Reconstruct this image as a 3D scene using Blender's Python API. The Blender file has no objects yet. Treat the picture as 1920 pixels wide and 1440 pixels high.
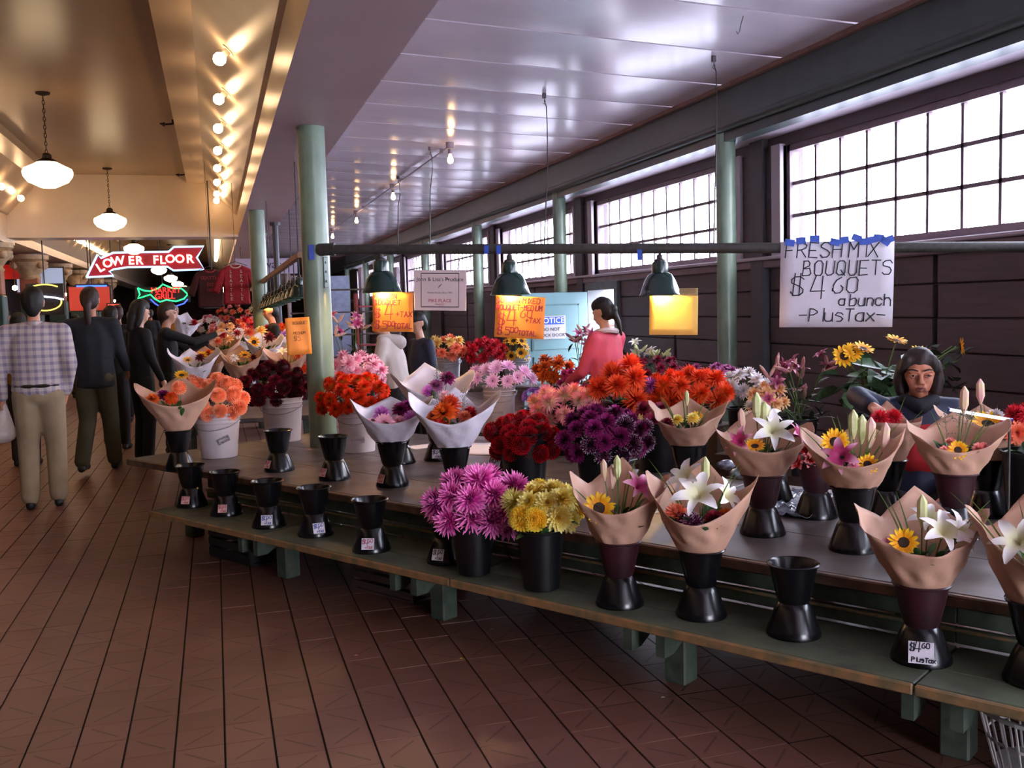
import bpy, bmesh, math, random
from mathutils import Vector, Matrix, Euler, Quaternion
R = math.radians
rnd = random.Random(7)
scene = bpy.context.scene
C = scene.collection
# ---------------------------------------------------------------- camera, world, exposure
FPX, PITCH, YAW, ROLL, CH = 1844., R(4.53), R(16.7), R(1.55), 1.55
fw = Vector((math.sin(YAW)*math.cos(PITCH), math.cos(YAW)*math.cos(PITCH), -math.sin(PITCH)))
r0 = Vector((math.cos(YAW), -math.sin(YAW), 0)); u0 = r0.cross(fw)
rt = math.cos(ROLL)*r0 - math.sin(ROLL)*u0
up = math.sin(ROLL)*r0 + math.cos(ROLL)*u0
CP = Vector((0, 0, CH))
cam = bpy.data.objects.new('camera', bpy.data.cameras.new('camera')); C.objects.link(cam)
cam.matrix_world = Matrix(((rt.x, up.x, -fw.x, 0), (rt.y, up.y, -fw.y, 0), (rt.z, up.z, -fw.z, CH), (0, 0, 0, 1)))
cam.data.lens = FPX/1920*36; cam.data.sensor_width = 36; cam.data.clip_end = 300; cam.data.clip_start = .05
scene.camera = cam
w = bpy.data.worlds.new('sky'); scene.world = w; w.use_nodes = True
wn = w.node_tree.nodes; wl = w.node_tree.links
bg = wn['Background']; bg.inputs['Strength'].default_value = 22.0
wt = wn.new('ShaderNodeTexNoise'); wt.inputs['Scale'].default_value = 2.0
wr = wn.new('ShaderNodeValToRGB'); wr.color_ramp.elements[0].color = (.78, .80, 1.0, 1); wr.color_ramp.elements[1].color = (.90, .90, 1.0, 1)
wl.new(wt.outputs['Fac'], wr.inputs['Fac']); wl.new(wr.outputs['Color'], bg.inputs['Color'])
scene.view_settings.view_transform = 'Standard'; scene.view_settings.look = 'None'
scene.view_settings.gamma = 1; scene.view_settings.use_curve_mapping = False
scene.view_settings.exposure = 0.25
scene.cycles.max_bounces = 7; scene.cycles.diffuse_bounces = 4; scene.cycles.glossy_bounces = 3
scene.cycles.transparent_max_bounces = 8; scene.cycles.sample_clamp_indirect = 6

def ray(px, py): return fw + rt*((px-960)/FPX) - up*((py-720)/FPX)
def at_z(px, py, z): d = ray(px, py); return CP + d*((z-CH)/d.z)
def at_x(px, py, x): d = ray(px, py); return CP + d*(x/d.x)
def at_y(px, py, y): d = ray(px, py); return CP + d*(y/d.y)
def at_pl(px, py, P0, D):     # vertical plane through P0 along the plan direction D
    d = ray(px, py); n = Vector((-D.y, D.x, 0)); return CP + d*((P0-CP).dot(n)/d.dot(n))
def at_d(px, py, d): return CP + ray(px, py)*d
def pxm(d): return d/FPX        # metres per pixel at depth d
def depth(p): return (Vector(p)-CP).dot(fw)

# ---------------------------------------------------------------- materials
def lin(h):
    h = h.lstrip('#'); v = [int(h[i:i+2], 16)/255 for i in (0, 2, 4)]
    return tuple(c/12.92 if c <= .04045 else ((c+.055)/1.055)**2.4 for c in v)+(1,)
MC = {}
def mat(name, hexc, rough=.6, var=.12, scale=8, bump=.0, metal=0, hex2=None, stretch=None, spec=.5, bscale=None, sub=0, coat=0):
    if name in MC: return MC[name]
    m = bpy.data.materials.new(name); MC[name] = m; m.use_nodes = True
    n = m.node_tree.nodes; l = m.node_tree.links; b = n['Principled BSDF']
    c = lin(hexc); c2 = lin(hex2) if hex2 else tuple(x*(1-var*2.2) for x in c[:3])+(1,)
    tc = n.new('ShaderNodeTexCoord'); mp = n.new('ShaderNodeMapping')
    l.new(tc.outputs['Object'], mp.inputs['Vector'])
    if stretch: mp.inputs['Scale'].default_value = stretch
    t = n.new('ShaderNodeTexNoise'); t.inputs['Scale'].default_value = scale; t.inputs['Detail'].default_value = 5
    l.new(mp.outputs['Vector'], t.inputs['Vector'])
    rp = n.new('ShaderNodeValToRGB'); rp.color_ramp.elements[0].position = .3; rp.color_ramp.elements[1].position = .65
    rp.color_ramp.elements[0].color = c2; rp.color_ramp.elements[1].color = c
    l.new(t.outputs['Fac'], rp.inputs['Fac']); l.new(rp.outputs['Color'], b.inputs['Base Color'])
    b.inputs['Roughness'].default_value = rough; b.inputs['Metallic'].default_value = metal
    b.inputs['Specular IOR Level'].default_value = spec
    if sub: b.inputs['Subsurface Weight'].default_value = sub; b.inputs['Subsurface Radius'].default_value = (.02, .01, .006)
    if coat: b.inputs['Coat Weight'].default_value = coat; b.inputs['Coat Roughness'].default_value = .1
    if bump:
        bp = n.new('ShaderNodeBump'); bp.inputs['Strength'].default_value = bump; bp.inputs['Distance'].default_value = .01
        if bscale:
            t2 = n.new('ShaderNodeTexNoise'); t2.inputs['Scale'].default_value = bscale; l.new(mp.outputs['Vector'], t2.inputs['Vector'])
            l.new(t2.outputs['Fac'], bp.inputs['Height'])
        else: l.new(t.outputs['Fac'], bp.inputs['Height'])
        l.new(bp.outputs['Normal'], b.inputs['Normal'])
    return m
def emis(name, hexc, s):
    if name in MC: return MC[name]
    m = bpy.data.materials.new(name); MC[name] = m; m.use_nodes = True
    n = m.node_tree.nodes; b = n['Principled BSDF']
    b.inputs['Base Color'].default_value = lin(hexc); b.inputs['Emission Color'].default_value = lin(hexc); b.inputs['Emission Strength'].default_value = s
    return m
def glass_mat():
    m = bpy.data.materials.new('pane_glass'); m.use_nodes = True; n = m.node_tree.nodes; l = m.node_tree.links
    n.remove(n['Principled BSDF']); o = n['Material Output']
    tr = n.new('ShaderNodeBsdfTransparent'); tr.inputs['Color'].default_value = (.93, .95, .97, 1)
    g = n.new('ShaderNodeBsdfGlossy'); g.inputs['Roughness'].default_value = .05
    fr = n.new('ShaderNodeFresnel'); fr.inputs['IOR'].default_value = 1.45
    mx = n.new('ShaderNodeMixShader'); ge = n.new('ShaderNodeNewGeometry'); mu = n.new('ShaderNodeMath'); mu.operation = 'MULTIPLY'; iv = n.new('ShaderNodeMath'); iv.operation = 'SUBTRACT'; iv.inputs[0].default_value = 1
    l.new(ge.outputs['Backfacing'], iv.inputs[1]); l.new(fr.outputs[0], mu.inputs[0]); l.new(iv.outputs[0], mu.inputs[1]); l.new(mu.outputs[0], mx.inputs[0]); l.new(tr.outputs[0], mx.inputs[1]); l.new(g.outputs[0], mx.inputs[2]); l.new(mx.outputs[0], o.inputs[0])
    return m
GLASS = glass_mat()

# ---------------------------------------------------------------- objects
def link(o, parent=None):
    C.objects.link(o)
    if parent: o.parent = parent
    return o
def tag(o, label=None, cat=None, group=None, kind=None):
    if label: o['label'] = label
    if cat: o['category'] = cat
    if group: o['group'] = group
    if kind: o['kind'] = kind
    return o
def thing(name, label, cat, loc=(0, 0, 0), rz=0, group=None):
    o = bpy.data.objects.new(name, None); o.empty_display_size = .05; o.location = loc; o.rotation_euler = (0, 0, rz)
    C.objects.link(o); return tag(o, label, cat, group)
def mesh_obj(name, me, m=None, parent=None, loc=(0, 0, 0), rot=None):
    o = bpy.data.objects.new(name, me)
    if m and not me.materials: me.materials.append(m)
    o.location = loc
    if rot is not None: o.rotation_euler = rot
    return link(o, parent)
def bobj(name, bm, m, parent=None, smooth=False, loc=(0, 0, 0), rot=None, sharp=35):
    me = bpy.data.meshes.new(name); bm.normal_update(); bm.to_mesh(me); bm.free()
    if smooth:
        me.polygons.foreach_set('use_smooth', [True]*len(me.polygons))
        try: me.set_sharp_from_angle(angle=R(sharp))
        except Exception: pass
    return mesh_obj(name, me, m, parent, loc, rot)
def box(bm, x0, x1, y0, y1, z0, z1, bev=0, mtx=None):
    g = bmesh.ops.create_cube(bm, size=1)['verts']
    for v in g:
        v.co = Vector(((x0+x1)/2+v.co.x*(x1-x0), (y0+y1)/2+v.co.y*(y1-y0), (z0+z1)/2+v.co.z*(z1-z0)))
    if bev:
        es = list({e for v in g for e in v.link_edges})
        r = bmesh.ops.bevel(bm, geom=es, offset=bev, segments=1, affect='EDGES'); g = list({v for f in r['faces'] for v in f.verts} | {v for v in g if v.is_valid})
    if mtx:
        for v in g: v.co = mtx @ v.co
    return g
def tube(bm, pts, r, seg=10, cap=True):
    pts = [Vector(p) for p in pts]; n = len(pts); rings = []
    rs = r if isinstance(r, (list, tuple)) else [r]*n
    a = None
    for i, p in enumerate(pts):
        t = (pts[min(i+1, n-1)]-pts[max(i-1, 0)]).normalized()
        if a is None: a = t.orthogonal().normalized()
        else: a = (a-t*a.dot(t)); a = a.normalized() if a.length > 1e-6 else t.orthogonal().normalized()
        b = t.cross(a)
        rings.append([bm.verts.new(p+(a*math.cos(2*math.pi*k/seg)+b*math.sin(2*math.pi*k/seg))*rs[i]) for k in range(seg)])
    for i in range(n-1):
        for k in range(seg):
            bm.faces.new((rings[i][k], rings[i][(k+1) % seg], rings[i+1][(k+1) % seg], rings[i+1][k]))
    if cap:
        bm.faces.new(rings[0][::-1]); bm.faces.new(rings[-1])
def lathe(bm, prof, seg=24, cx=0, cy=0):
    rings = []
    for r, z in prof:
        if r < 1e-5: rings.append([bm.verts.new((cx, cy, z))])
        else: rings.append([bm.verts.new((cx+r*math.cos(2*math.pi*k/seg), cy+r*math.sin(2*math.pi*k/seg), z)) for k in range(seg)])
    for a, b in zip(rings, rings[1:]):
        if len(a) == 1 and len(b) == 1: continue
        for k in range(seg):
            k2 = (k+1) % seg
            if len(a) == 1: bm.faces.new((a[0], b[k2], b[k]))
            elif len(b) == 1: bm.faces.new((a[k], a[k2], b[0]))
            else: bm.faces.new((a[k], a[k2], b[k2], b[k]))
def prism(bm, poly, z0, z1):
    a = [bm.verts.new((x, y, z0)) for x, y in poly]; b = [bm.verts.new((x, y, z1)) for x, y in poly]; n = len(poly)
    bm.faces.new(a[::-1]); bm.faces.new(b)
    for i in range(n): bm.faces.new((a[i], a[(i+1) % n], b[(i+1) % n], b[i]))
def struct(name, bm, m, parent=None, smooth=False, label=None):
    o = bobj(name, bm, m, parent, smooth)
    if not parent: o['kind'] = 'structure'
    if label: o['label'] = label
    return o
def quick(name, m, fn, parent=None, smooth=False, **k):
    bm = bmesh.new(); fn(bm); return bobj(name, bm, m, parent, smooth, **k)
def text(name, s, size, m, parent, loc, rot=(R(90), 0, 0), ext=.001, align='CENTER', bevel=0, sx=1):
    cu = bpy.data.curves.new(name, 'FONT'); cu.body = s; cu.size = size; cu.extrude = ext; cu.align_x = align; cu.align_y = 'CENTER'
    cu.bevel_depth = bevel; cu.resolution_u = 3; cu.materials.append(m)
    o = bpy.data.objects.new(name, cu); C.objects.link(o); me = bpy.data.meshes.new_from_object(o); bpy.data.objects.remove(o)
    o = bpy.data.objects.new(name, me); o.location = loc; o.rotation_euler = rot; o.scale = (sx, 1, 1)
    return link(o, parent)
GL = {'A': '002640 1232', 'B': '0006 0626353403 033341302000', 'C': '4536160501103041', 'D': '00062645413000', 'E': '46060040 0333', 'F': '460600 0333',
 'H': '0600 4640 0343', 'I': '2620', 'K': '0600 460340', 'L': '060040', 'M': '0006234640', 'N': '00064046', 'O': '160501103041453616', 'P': '00062645442303',
 'Q': '160501103041453616 2240', 'R': '00062645442303 2340', 'S': '4536160504334241301001', 'T': '0646 2620', 'U': '060110304146', 'X': '0640 4600', 'W': '0610243046',
 '$': '4536160504334241301001 1710 3730', '4': '160242 3630', '5': '4606043442413000', '6': '361503011030414233 02', '0': '160501103041453616', '.': '2021', '-': '0343', '+': '2521 0343',
 'a': '443414030110304144 4440', 'b': '0600 03243443413000', 'u': '040110304144 4440', 'n': '0400 0314344340', 'c': '4334140301103041', 'h': '0600 0314344340', 'l': '2620', 's': '4334140332413010', 'x': '0440 4400', 'e': '024243341403011030', 't': '1620 0444'}
def strokes(bm, s, x, z, h, wd, adv=.85, y=0, jit=.03, rr=None, slant=.08, xs=1.):
    adv *= xs
    rr = rr or rnd
    for ch in s:
        if ch in GL:
            for pl in GL[ch].split():
                ps = [Vector((x+(int(pl[i])/4*h*.62*xs)+int(pl[i+1])/6*h*slant+rr.uniform(-jit, jit)*h, y, z+int(pl[i+1])/6*h+rr.uniform(-jit, jit)*h)) for i in range(0, len(pl)-1, 2)]
                for a, b in zip(ps, ps[1:]):
                    d = (b-a)
                    if d.length < 1e-5: continue
                    d.normalize(); q = Vector((-d.z, 0, d.x))*wd/2; e = d*wd*.4
                    bm.faces.new([bm.verts.new(v) for v in (a-e-q, b+e-q, b+e+q, a-e+q)])
        x += h*adv*(.5 if ch in '. lI' else 1)
    return x
# ================================================================= THE SETTING
cream = mat('warm_cream_gloss_paint', 'd8c2a8', .32, .04, 2)
lilac = mat('pale_gloss_ceiling_paint', 'ddd4de', .2, .05, 1.5, bump=.10, bscale=2.2, stretch=(1, 1.6, 1))
soffp = mat('soffit_paint', 'd0bac2', .45, .04, 2)
green = mat('old_green_paint', '4f6f66', .38, .12, 6, bump=.1)
dgreen = mat('dark_green_beam_paint', '44514e', .35, .08, 4)
pillm = mat('column_green_paint', '7f907c', .33, .16, 5, hex2='5c6e60', stretch=(1, 1, .5))
brown = mat('wall_board_paint', '55474b', .55, .12, 5, stretch=(6, .6, 6), bump=.1)
framep = mat('window_frame_paint', '7d6a72', .5, .1, 6)
revealp = mat('window_reveal_paint', 'b5a9b3', .45, .05, 4)
def floor_material():
    m = bpy.data.materials.new('quarry_tile'); m.use_nodes = True; n = m.node_tree.nodes; l = m.node_tree.links; b = n['Principled BSDF']
    g = n.new('ShaderNodeNewGeometry'); mp = n.new('ShaderNodeMapping'); mp.vector_type = 'TEXTURE'
    mp.inputs['Location'].default_value = (TX, TY, 0); mp.inputs['Scale'].default_value = (TS, TS, 1)
    l.new(g.outputs['Position'], mp.inputs['Vector'])
    fl = n.new('ShaderNodeVectorMath'); fl.operation = 'FLOOR'; l.new(mp.outputs[0], fl.inputs[0])
    fr = n.new('ShaderNodeVectorMath'); fr.operation = 'FRACTION'; l.new(mp.outputs[0], fr.inputs[0])
    wn_ = n.new('ShaderNodeTexWhiteNoise'); wn_.noise_dimensions = '2D'; l.new(fl.outputs[0], wn_.inputs['Vector'])
    sp = n.new('ShaderNodeSeparateXYZ'); l.new(fr.outputs[0], sp.inputs[0])
    def M(op, a, c=None):
        q = n.new('ShaderNodeMath'); q.operation = op
        for i, v in enumerate((a, c)):
            if v is None: continue
            if isinstance(v, (int, float)): q.inputs[i].default_value = v
            else: l.new(v, q.inputs[i])
        return q.outputs[0]
    fs = n.new('ShaderNodeSeparateXYZ'); l.new(fl.outputs[0], fs.inputs[0])
    par = M('GREATER_THAN', M('FRACT', M('MULTIPLY', M('ADD', fs.outputs[0], fs.outputs[1]), .5)), .25)
    x, y = sp.outputs[0], sp.outputs[1]
    d1 = M('ABSOLUTE', M('SUBTRACT', x, y)); d2 = M('ABSOLUTE', M('SUBTRACT', M('ADD', x, y), 1))
    dd = M('ADD', M('MULTIPLY', d1, par), M('MULTIPLY', d2, M('SUBTRACT', 1, par)))
    inn = M('LESS_THAN', M('ABSOLUTE', M('SUBTRACT', x, .5)), .30)
    rowon = M('GREATER_THAN', wn_.outputs['Value'], .22)
    line = M('MULTIPLY', M('MULTIPLY', M('LESS_THAN', dd, .035), inn), rowon)
    big = n.new('ShaderNodeTexNoise'); big.inputs['Scale'].default_value = 1.3; big.inputs['Detail'].default_value = 6; l.new(g.outputs['Position'], big.inputs['Vector'])
    rp = n.new('ShaderNodeValToRGB'); rp.color_ramp.elements[0].color = lin('69473a'); rp.color_ramp.elements[1].color = lin('8a6154')
    l.new(M('ADD', M('MULTIPLY', wn_.outputs['Value'], .35), M('MULTIPLY', big.outputs['Fac'], .65)), rp.inputs['Fac'])
    mx = n.new('ShaderNodeMix'); mx.data_type = 'RGBA'; l.new(M('MULTIPLY', line, .6), mx.inputs[0]); l.new(rp.outputs[0], mx.inputs[6]); mx.inputs[7].default_value = lin('3a2622')
    l.new(mx.outputs[2], b.inputs['Base Color']); b.inputs['Roughness'].default_value = .42; b.inputs['Specular IOR Level'].default_value = .4
    return m
TS = .1716; _p = at_z(423, 1440, 0); TX = _p.x % TS; _q = at_z(427, 1394.4, 0); TY = _q.y % TS
tilem = floor_material(); grout = mat('dark_grout', '2b201f', .8, .1, 20)
floor = quick('floor', grout, lambda b: box(b, -7, 6.0, -6, 62, -.08, -.006)); floor['kind'] = 'structure'
bm = bmesh.new(); box(bm, .004, TS-.004, .0015, TS-.0015, -.008, 0); tile_me = bpy.data.meshes.new('tile'); bm.to_mesh(tile_me); bm.free(); tile_me.materials.append(tilem)
cells = []
for i in range(-45, 30):
    for j in range(8, 110):
        x, y = TX+i*TS, TY+j*TS; d = depth((x, y, 0))
        if d < 1: continue
        v = Vector((x+TS/2, y+TS/2, -CH)); px = 960+FPX*v.dot(rt)/d; py = 720-FPX*v.dot(up)/d
        if -60 < px < 1990 and py < 1520: cells.append((d, px, i, j, x, y))
cells.sort()
vis = [c for c in cells if c[1] < 1700 and c[4] < 1.3 + max(0, 3.4-c[5])]
near = set((c[2], c[3]) for c in vis[:300])
for c in vis[:300]:
    mesh_obj('tile', tile_me, None, floor, (c[4], c[5], rnd.uniform(-.0012, .0012)))
bm = bmesh.new()
for c in cells:
    if (c[2], c[3]) in near: continue
    x, y = c[4], c[5]; z = rnd.uniform(-.001, .001)
    v = [bm.verts.new(p) for p in ((x+.004, y+.0015, z), (x+TS-.004, y+.0015, z), (x+TS-.004, y+TS-.0015, z), (x+.004, y+TS-.0015, z))]
    bm.faces.new(v)
o = bobj('tile_field', bm, tilem, floor); o['kind'] = 'stuff'
def rest(b):
    ym = TY+110*TS
    for (x0, x1, y0, y1) in ((-7, 6, ym, 62), (-7, TX-45*TS, -6, ym), (TX+30*TS, 6, -6, ym), (TX-45*TS, TX+30*TS, -6, TY+8*TS)):
        b.faces.new([b.verts.new(p) for p in ((x0, y0, -.003), (x1, y0, -.003), (x1, y1, -.003), (x0, y1, -.003))])
o = quick('tile_far_field', tilem, rest, floor); o['kind'] = 'stuff'

# --- right-hand bay: sloped board ceiling, one object per board
Y0, Y1 = -6, 60
K = .05; ZG = 3.63; XG = 4.85
zc = lambda x: ZG+K*(XG-x)
ceil_ = quick('ceiling', mat('ceiling_gap_shade', '4a4048', .7), lambda b: prism(b, [(.9, Y0), (4.95, Y0), (4.95, Y1), (.9, Y1)], 3.88, 3.95)); ceil_['kind'] = 'structure'  # dark backing: shadow in the board gaps is put into its colour
y = 7.66-1.06*13; k = 0
while y < 58:
    bm = bmesh.new(); g = .016
    n = 6; vs = []
    for a in range(n+1):
        yy = y+g+(1.06-2*g)*a/n; sag = -.012*math.sin(math.pi*a/n)
        vs.append([bm.verts.new((x, yy, zc(x)+sag+rnd.uniform(-.002, .002))) for x in (.92, 2.2, 3.5, 4.9)])
    for a in range(n):
        for c in range(3): bm.faces.new((vs[a][c], vs[a+1][c], vs[a+1][c+1], vs[a][c+1]))
    for (c0, c1) in ((0, 3), (3, 0)):
        pass
    r = bmesh.ops.extrude_edge_only(bm, edges=[e for e in bm.edges if e.is_boundary])
    for v in [q for q in r['geom'] if isinstance(q, bmesh.types.BMVert)]: v.co.z += .05
    bobj('ceiling_board', bm, lilac, ceil_, smooth=True); y += 1.06
# boxed soffit that carries the columns
SZ = 2.91
struct('trim_1', (lambda b: (box(b, .47, 1.02, Y0, Y1, SZ, 3.9), b)[1])(bmesh.new()), soffp, label='boxed lilac soffit over the green column between hall and stall bay')
# girder with rounded lower flange
def girder(b):
    box(b, 4.85, 4.93, Y0, Y1, 3.28, 3.66)
    tube(b, [(4.90, Y0, 3.26), (4.90, Y1, 3.26)], .055, 16)
    box(b, 4.93, 5.1, Y0, Y1, 3.12, 3.66)
o = quick('trim_2', dgreen, girder, smooth=True); tag(o, kind='structure', label='long dark green girder with a rounded lower lip above the windows')
o = quick('trim_3', mat('rust_trim', '8d6a5e', .6), lambda b: box(b, 4.80, 4.85, Y0, Y1, 3.585, 3.625)); tag(o, kind='structure', label='thin brownish moulding between ceiling boards and girder')
XW = 5.38
struct('ceiling_2', (lambda b: (box(b, 5.1, XW+.25, Y0, Y1, 3.14, 3.3), b)[1])(bmesh.new()), revealp, label='narrow pale ceiling strip between girder and windows')
# wall below and above the windows
SILL, HEAD = 1.99, 3.03
bays = [(-5.4, -1.2), (-.55, 3.6), (4.25, 8.50), (9.35, 13.5), (14.3, 18.4), (19.2, 23.3), (24.1, 28.2), (29, 33), (34, 38)]
DY0, DY1, DZ = 12.72, 13.74, 1.76      # doorway to the outside
def wallr(b):
    box(b, XW+.06, XW+.2, Y0, DY0, -.0, SILL-.02); box(b, XW+.06, XW+.2, DY1, Y1, 0, SILL-.02); box(b, XW+.06, XW+.2, DY0, DY1, DZ, SILL-.02)
    box(b, XW, XW+.2, Y0, Y1, HEAD, 3.2)
    ys = [Y0]+[v for p in bays for v in p]+[Y1]
    for a, c in zip(ys[::2], ys[1::2]): box(b, XW-.02, XW+.2, a, c, SILL-.02, HEAD)
wallR = quick('wall_right', brown, wallr); wallR['kind'] = 'structure'
# horizontal wall boards between posts
posts = [-5.9, -.9, 3.9, 8.92, 14.0, 18.8, 23.7, 28.6, 33.5, 38.4]
for a, c in zip(posts, posts[1:]):
    if c > 30: break
    segs = [(a+.14, (a+c)/2-.03), ((a+c)/2+.03, c-.14)]
    if a < DY0 < c: segs = [(a+.14, a+2.0), (a+2.06, DY0-.12)]
    for s0, s1 in segs:
        z = .05; i = 0
        while z < SILL-.2:
            hgt = .265
            quick('wall_board', brown, lambda b: box(b, XW-.005+rnd.uniform(0, .012), XW+.07, s0, s1, z, min(z+hgt-.012, SILL-.13), .004), wallR); z += hgt
for p in posts:
    quick('wall_post', mat('post_paint', '4a4850', .5, .1, 5), lambda b: box(b, XW-.07, XW+.1, p-.11, p+.13, 0, HEAD+.12, .006), wallR)
quick('sill_rail', framep, lambda b: box(b, XW-.06, XW+.12, Y0, Y1, SILL-.13, SILL-.05, .01), wallR)
quick('sill_cap', revealp, lambda b: box(b, XW-.1, XW+.12, Y0, Y1, SILL-.05, SILL-.015, .008), wallR)
pane_cache = {}
for wi, (a, c) in enumerate(bays):
    wobj = quick('window_%d' % (wi+1), framep, lambda b: (box(b, XW+.02, XW+.12, a, c, SILL-.01, SILL+.05), box(b, XW+.02, XW+.12, a, c, HEAD-.06, HEAD),
        box(b, XW+.02, XW+.12, a, a+.05, SILL, HEAD), box(b, XW+.02, XW+.12, c-.05, c, SILL, HEAD)))
    wobj['kind'] = 'structure'
    quick('reveal_panel', revealp, lambda b: (box(b, XW-.06, XW+.02, c, c+.16, SILL-.02, HEAD+.02, .005), box(b, XW-.06, XW+.02, a-.08, a, SILL-.02, HEAD+.02, .005)), wobj)
    nx = 11; nz = 3; pw = (c-a-.1)/nx; ph = (HEAD-SILL-.11)/nz
    for i in range(1, nx):
        quick('muntin', framep, lambda b: box(b, XW+.05, XW+.085, a+.05+i*pw-.015, a+.05+i*pw+.015, SILL+.05, HEAD-.06), wobj)
    for j in range(1, nz):
        quick('muntin', framep, lambda b: box(b, XW+.05, XW+.085, a+.05, c-.05, SILL+.05+j*ph-.016, SILL+.05+j*ph+.016), wobj)
    if wi in (1, 2, 3, 4, 5):
        for i in range(nx):
            for j in range(nz):
                me = pane_cache.get(round(pw, 3))
                if not me:
                    bm = bmesh.new(); cr = .035; P = []
                    for (cy, cz, a0) in ((pw-.011-cr, ph-.012-cr, 0), (.011+cr, ph-.012-cr, 90), (.011+cr, .012+cr, 180), (pw-.011-cr, .012+cr, 270)):
                        for t in (0, 45, 90): P.append((cy+cr*math.cos(R(a0+t)), cz+cr*math.sin(R(a0+t))))
                    bm.faces.new([bm.verts.new((0, p[0], p[1])) for p in P])
                    r = bmesh.ops.extrude_face_region(bm, geom=bm.faces[:])
                    for v in [q for q in r['geom'] if isinstance(q, bmesh.types.BMVert)]: v.co.x += .003
                    me = bpy.data.meshes.new('pane'); bm.to_mesh(me); bm.free(); pane_cache[round(pw, 3)] = me; me.materials.append(GLASS)
                mesh_obj('pane', me, None, wobj, (XW+.067, a+.05+i*pw, SILL+.05+j*ph))
    else:
        o = quick('pane_row', GLASS, lambda b: box(b, XW+.066, XW+.069, a+.05, c-.05, SILL+.05, HEAD-.06), wobj)
# columns
def column(x, y, r, z1, label, part=None):
    o = quick('column', pillm, lambda b: lathe(b, [(r*1.0, 0), (r, .02), (r, z1), (0, z1)], 28), smooth=True, loc=(x, y, 0))
    return tag(o, label, 'column', 'green columns')
PXc = at_z(607, 836, .53); PX, PY = PXc.x, PXc.y
pil = column(PX, PY, .103, SZ, 'round green column rising out of the flower table, blue tape on it')
quick('blue_tape', mat('blue_tape', '3a55b8', .6), lambda b: box(b, -.02, .02, -.107, -.1, 2.02-.06, 2.02+.05), pil, rot=(0, 0, R(-8)), loc=(-.025, 0, -.03))
quick('bolt_plate', mat('galvanised_plate', '77807c', .45, metal=.5), lambda b: (box(b, -.022, .022, -.112, -.1, 1.72, 1.95, .003), [lathe(b, [(0, 0)], 3) or tube(b, [(0, -.112, 1.77+.07*i), (0, -.12, 1.77+.07*i)], .009, 6) for i in range(3)]), pil, rot=(0, 0, R(35)))
for i, p in enumerate([3.95, 8.96, 13.95, 18.74, 23.7, 28.6, 33.5, 38.4]):
    column(4.99, p, .098, 3.22, ['thick green column at the far right of the window wall', 'nearest green column in view against the window wall', 'green column right of the doorway between bright windows', 'third green column along the window wall', 'fourth green column along the window wall', 'fifth green column along the window wall', 'sixth distant green column of the window wall', 'most distant green column of the window wall'][i])
q = at_d(490, 600, 13.2); column(q.x, q.y, .105, SZ, 'green column at the end of the long lamp row')
for (px, d, r, lb) in ((522, 15, .045, 'thin dark steel post behind the lamp row, right one of two'), (497, 17, .045, 'thin dark steel post behind the lamp row, left one of two')):
    q = at_d(px, 560, d); o = quick('steel_post', mat('dark_steel', '4a4a50', .5), lambda b: (tube(b, [(0, 0, 0), (0, 0, SZ)], r, 10), tube(b, [(0, 0, SZ-.05), (0, 0, SZ)], r*1.8, 10)), smooth=True, loc=(q.x, q.y, 0)); tag(o, lb, 'post')
# --- the hall: high ceiling, coves, cross beam
HZ = 3.92
warm = mat('hall_ceiling_paint', 'a08468', .3, .04, 2)
quick('ceiling_3', warm, lambda b: (box(b, -3.3, .02, Y0, 17.9, HZ, HZ+.1),)).update_tag()
bpy.data.objects['ceiling_3']['kind'] = 'structure'
XL = -3.17
def cove(b, s):      # s=1 right, -1 left (mirrored about -1.35)
    m = lambda x: x if s > 0 else -2.7-x
    P = [(.47, SZ+.005), (.47, 3.25), (.43, 3.27), (-.05, 3.80), (-.34, 3.80), (-.34, HZ+.02), (.46, HZ+.02)]
    a = [b.verts.new((m(x), Y0, z)) for x, z in P]; c = [b.verts.new((m(x), 17.9, z)) for x, z in P]
    for i in range(len(P)):
        j = (i+1) % len(P); b.faces.new((a[i], a[j], c[j], c[i]))
    bmesh.ops.recalc_face_normals(b, faces=b.faces[:])
quick('trim_4', cream, lambda b: cove(b, 1))['kind'] = 'structure'
quick('trim_5', cream, lambda b: cove(b, -1))['kind'] = 'structure'
quick('trim_6', cream, lambda b: (box(b, -3.4, .47, 17.9, 18.5, 2.88, HZ+.05), box(b, -3.4, .47, 17.85, 17.9, 2.88, 2.93)))['kind'] = 'structure'
quick('trim_7', cream, lambda b: box(b, -3.75, XL, Y0, 18.5, 2.80, HZ+.05))['kind'] = 'structure'
# far hall beyond the beam
quick('ceiling_4', warm, lambda b: box(b, -6, .47, 18.5, 60, 3.7, 3.8))['kind'] = 'structure'
def cove_far(b, s_):
    m = lambda x: x if s_ > 0 else -2.7-x
    P = [(.47, 3.0), (-.12, 3.62), (-.12, 3.7), (.47, 3.7)]
    A_ = [b.verts.new((m(x), 18.5, z)) for x, z in P]; B_ = [b.verts.new((m(x), 60, z)) for x, z in P]
    for i in range(4): b.faces.new((A_[i], A_[(i+1) % 4], B_[(i+1) % 4], B_[i]))
    bmesh.ops.recalc_face_normals(b, faces=b.faces[:])
quick('trim_8', cream, lambda b: cove_far(b, 1))['kind'] = 'structure'
quick('trim_9', cream, lambda b: cove_far(b, -1))['kind'] = 'structure'
quick('trim_10', cream, lambda b: box(b, -3.75, -3.17, 18.5, 60, 2.85, 3.7))['kind'] = 'structure'
quick('wall_back', mat('dim_far_wall', '5b4038', .7, .3, 3), lambda b: box(b, -7, 6, 60, 60.2, 0, 4))['kind'] = 'structure'
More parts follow.
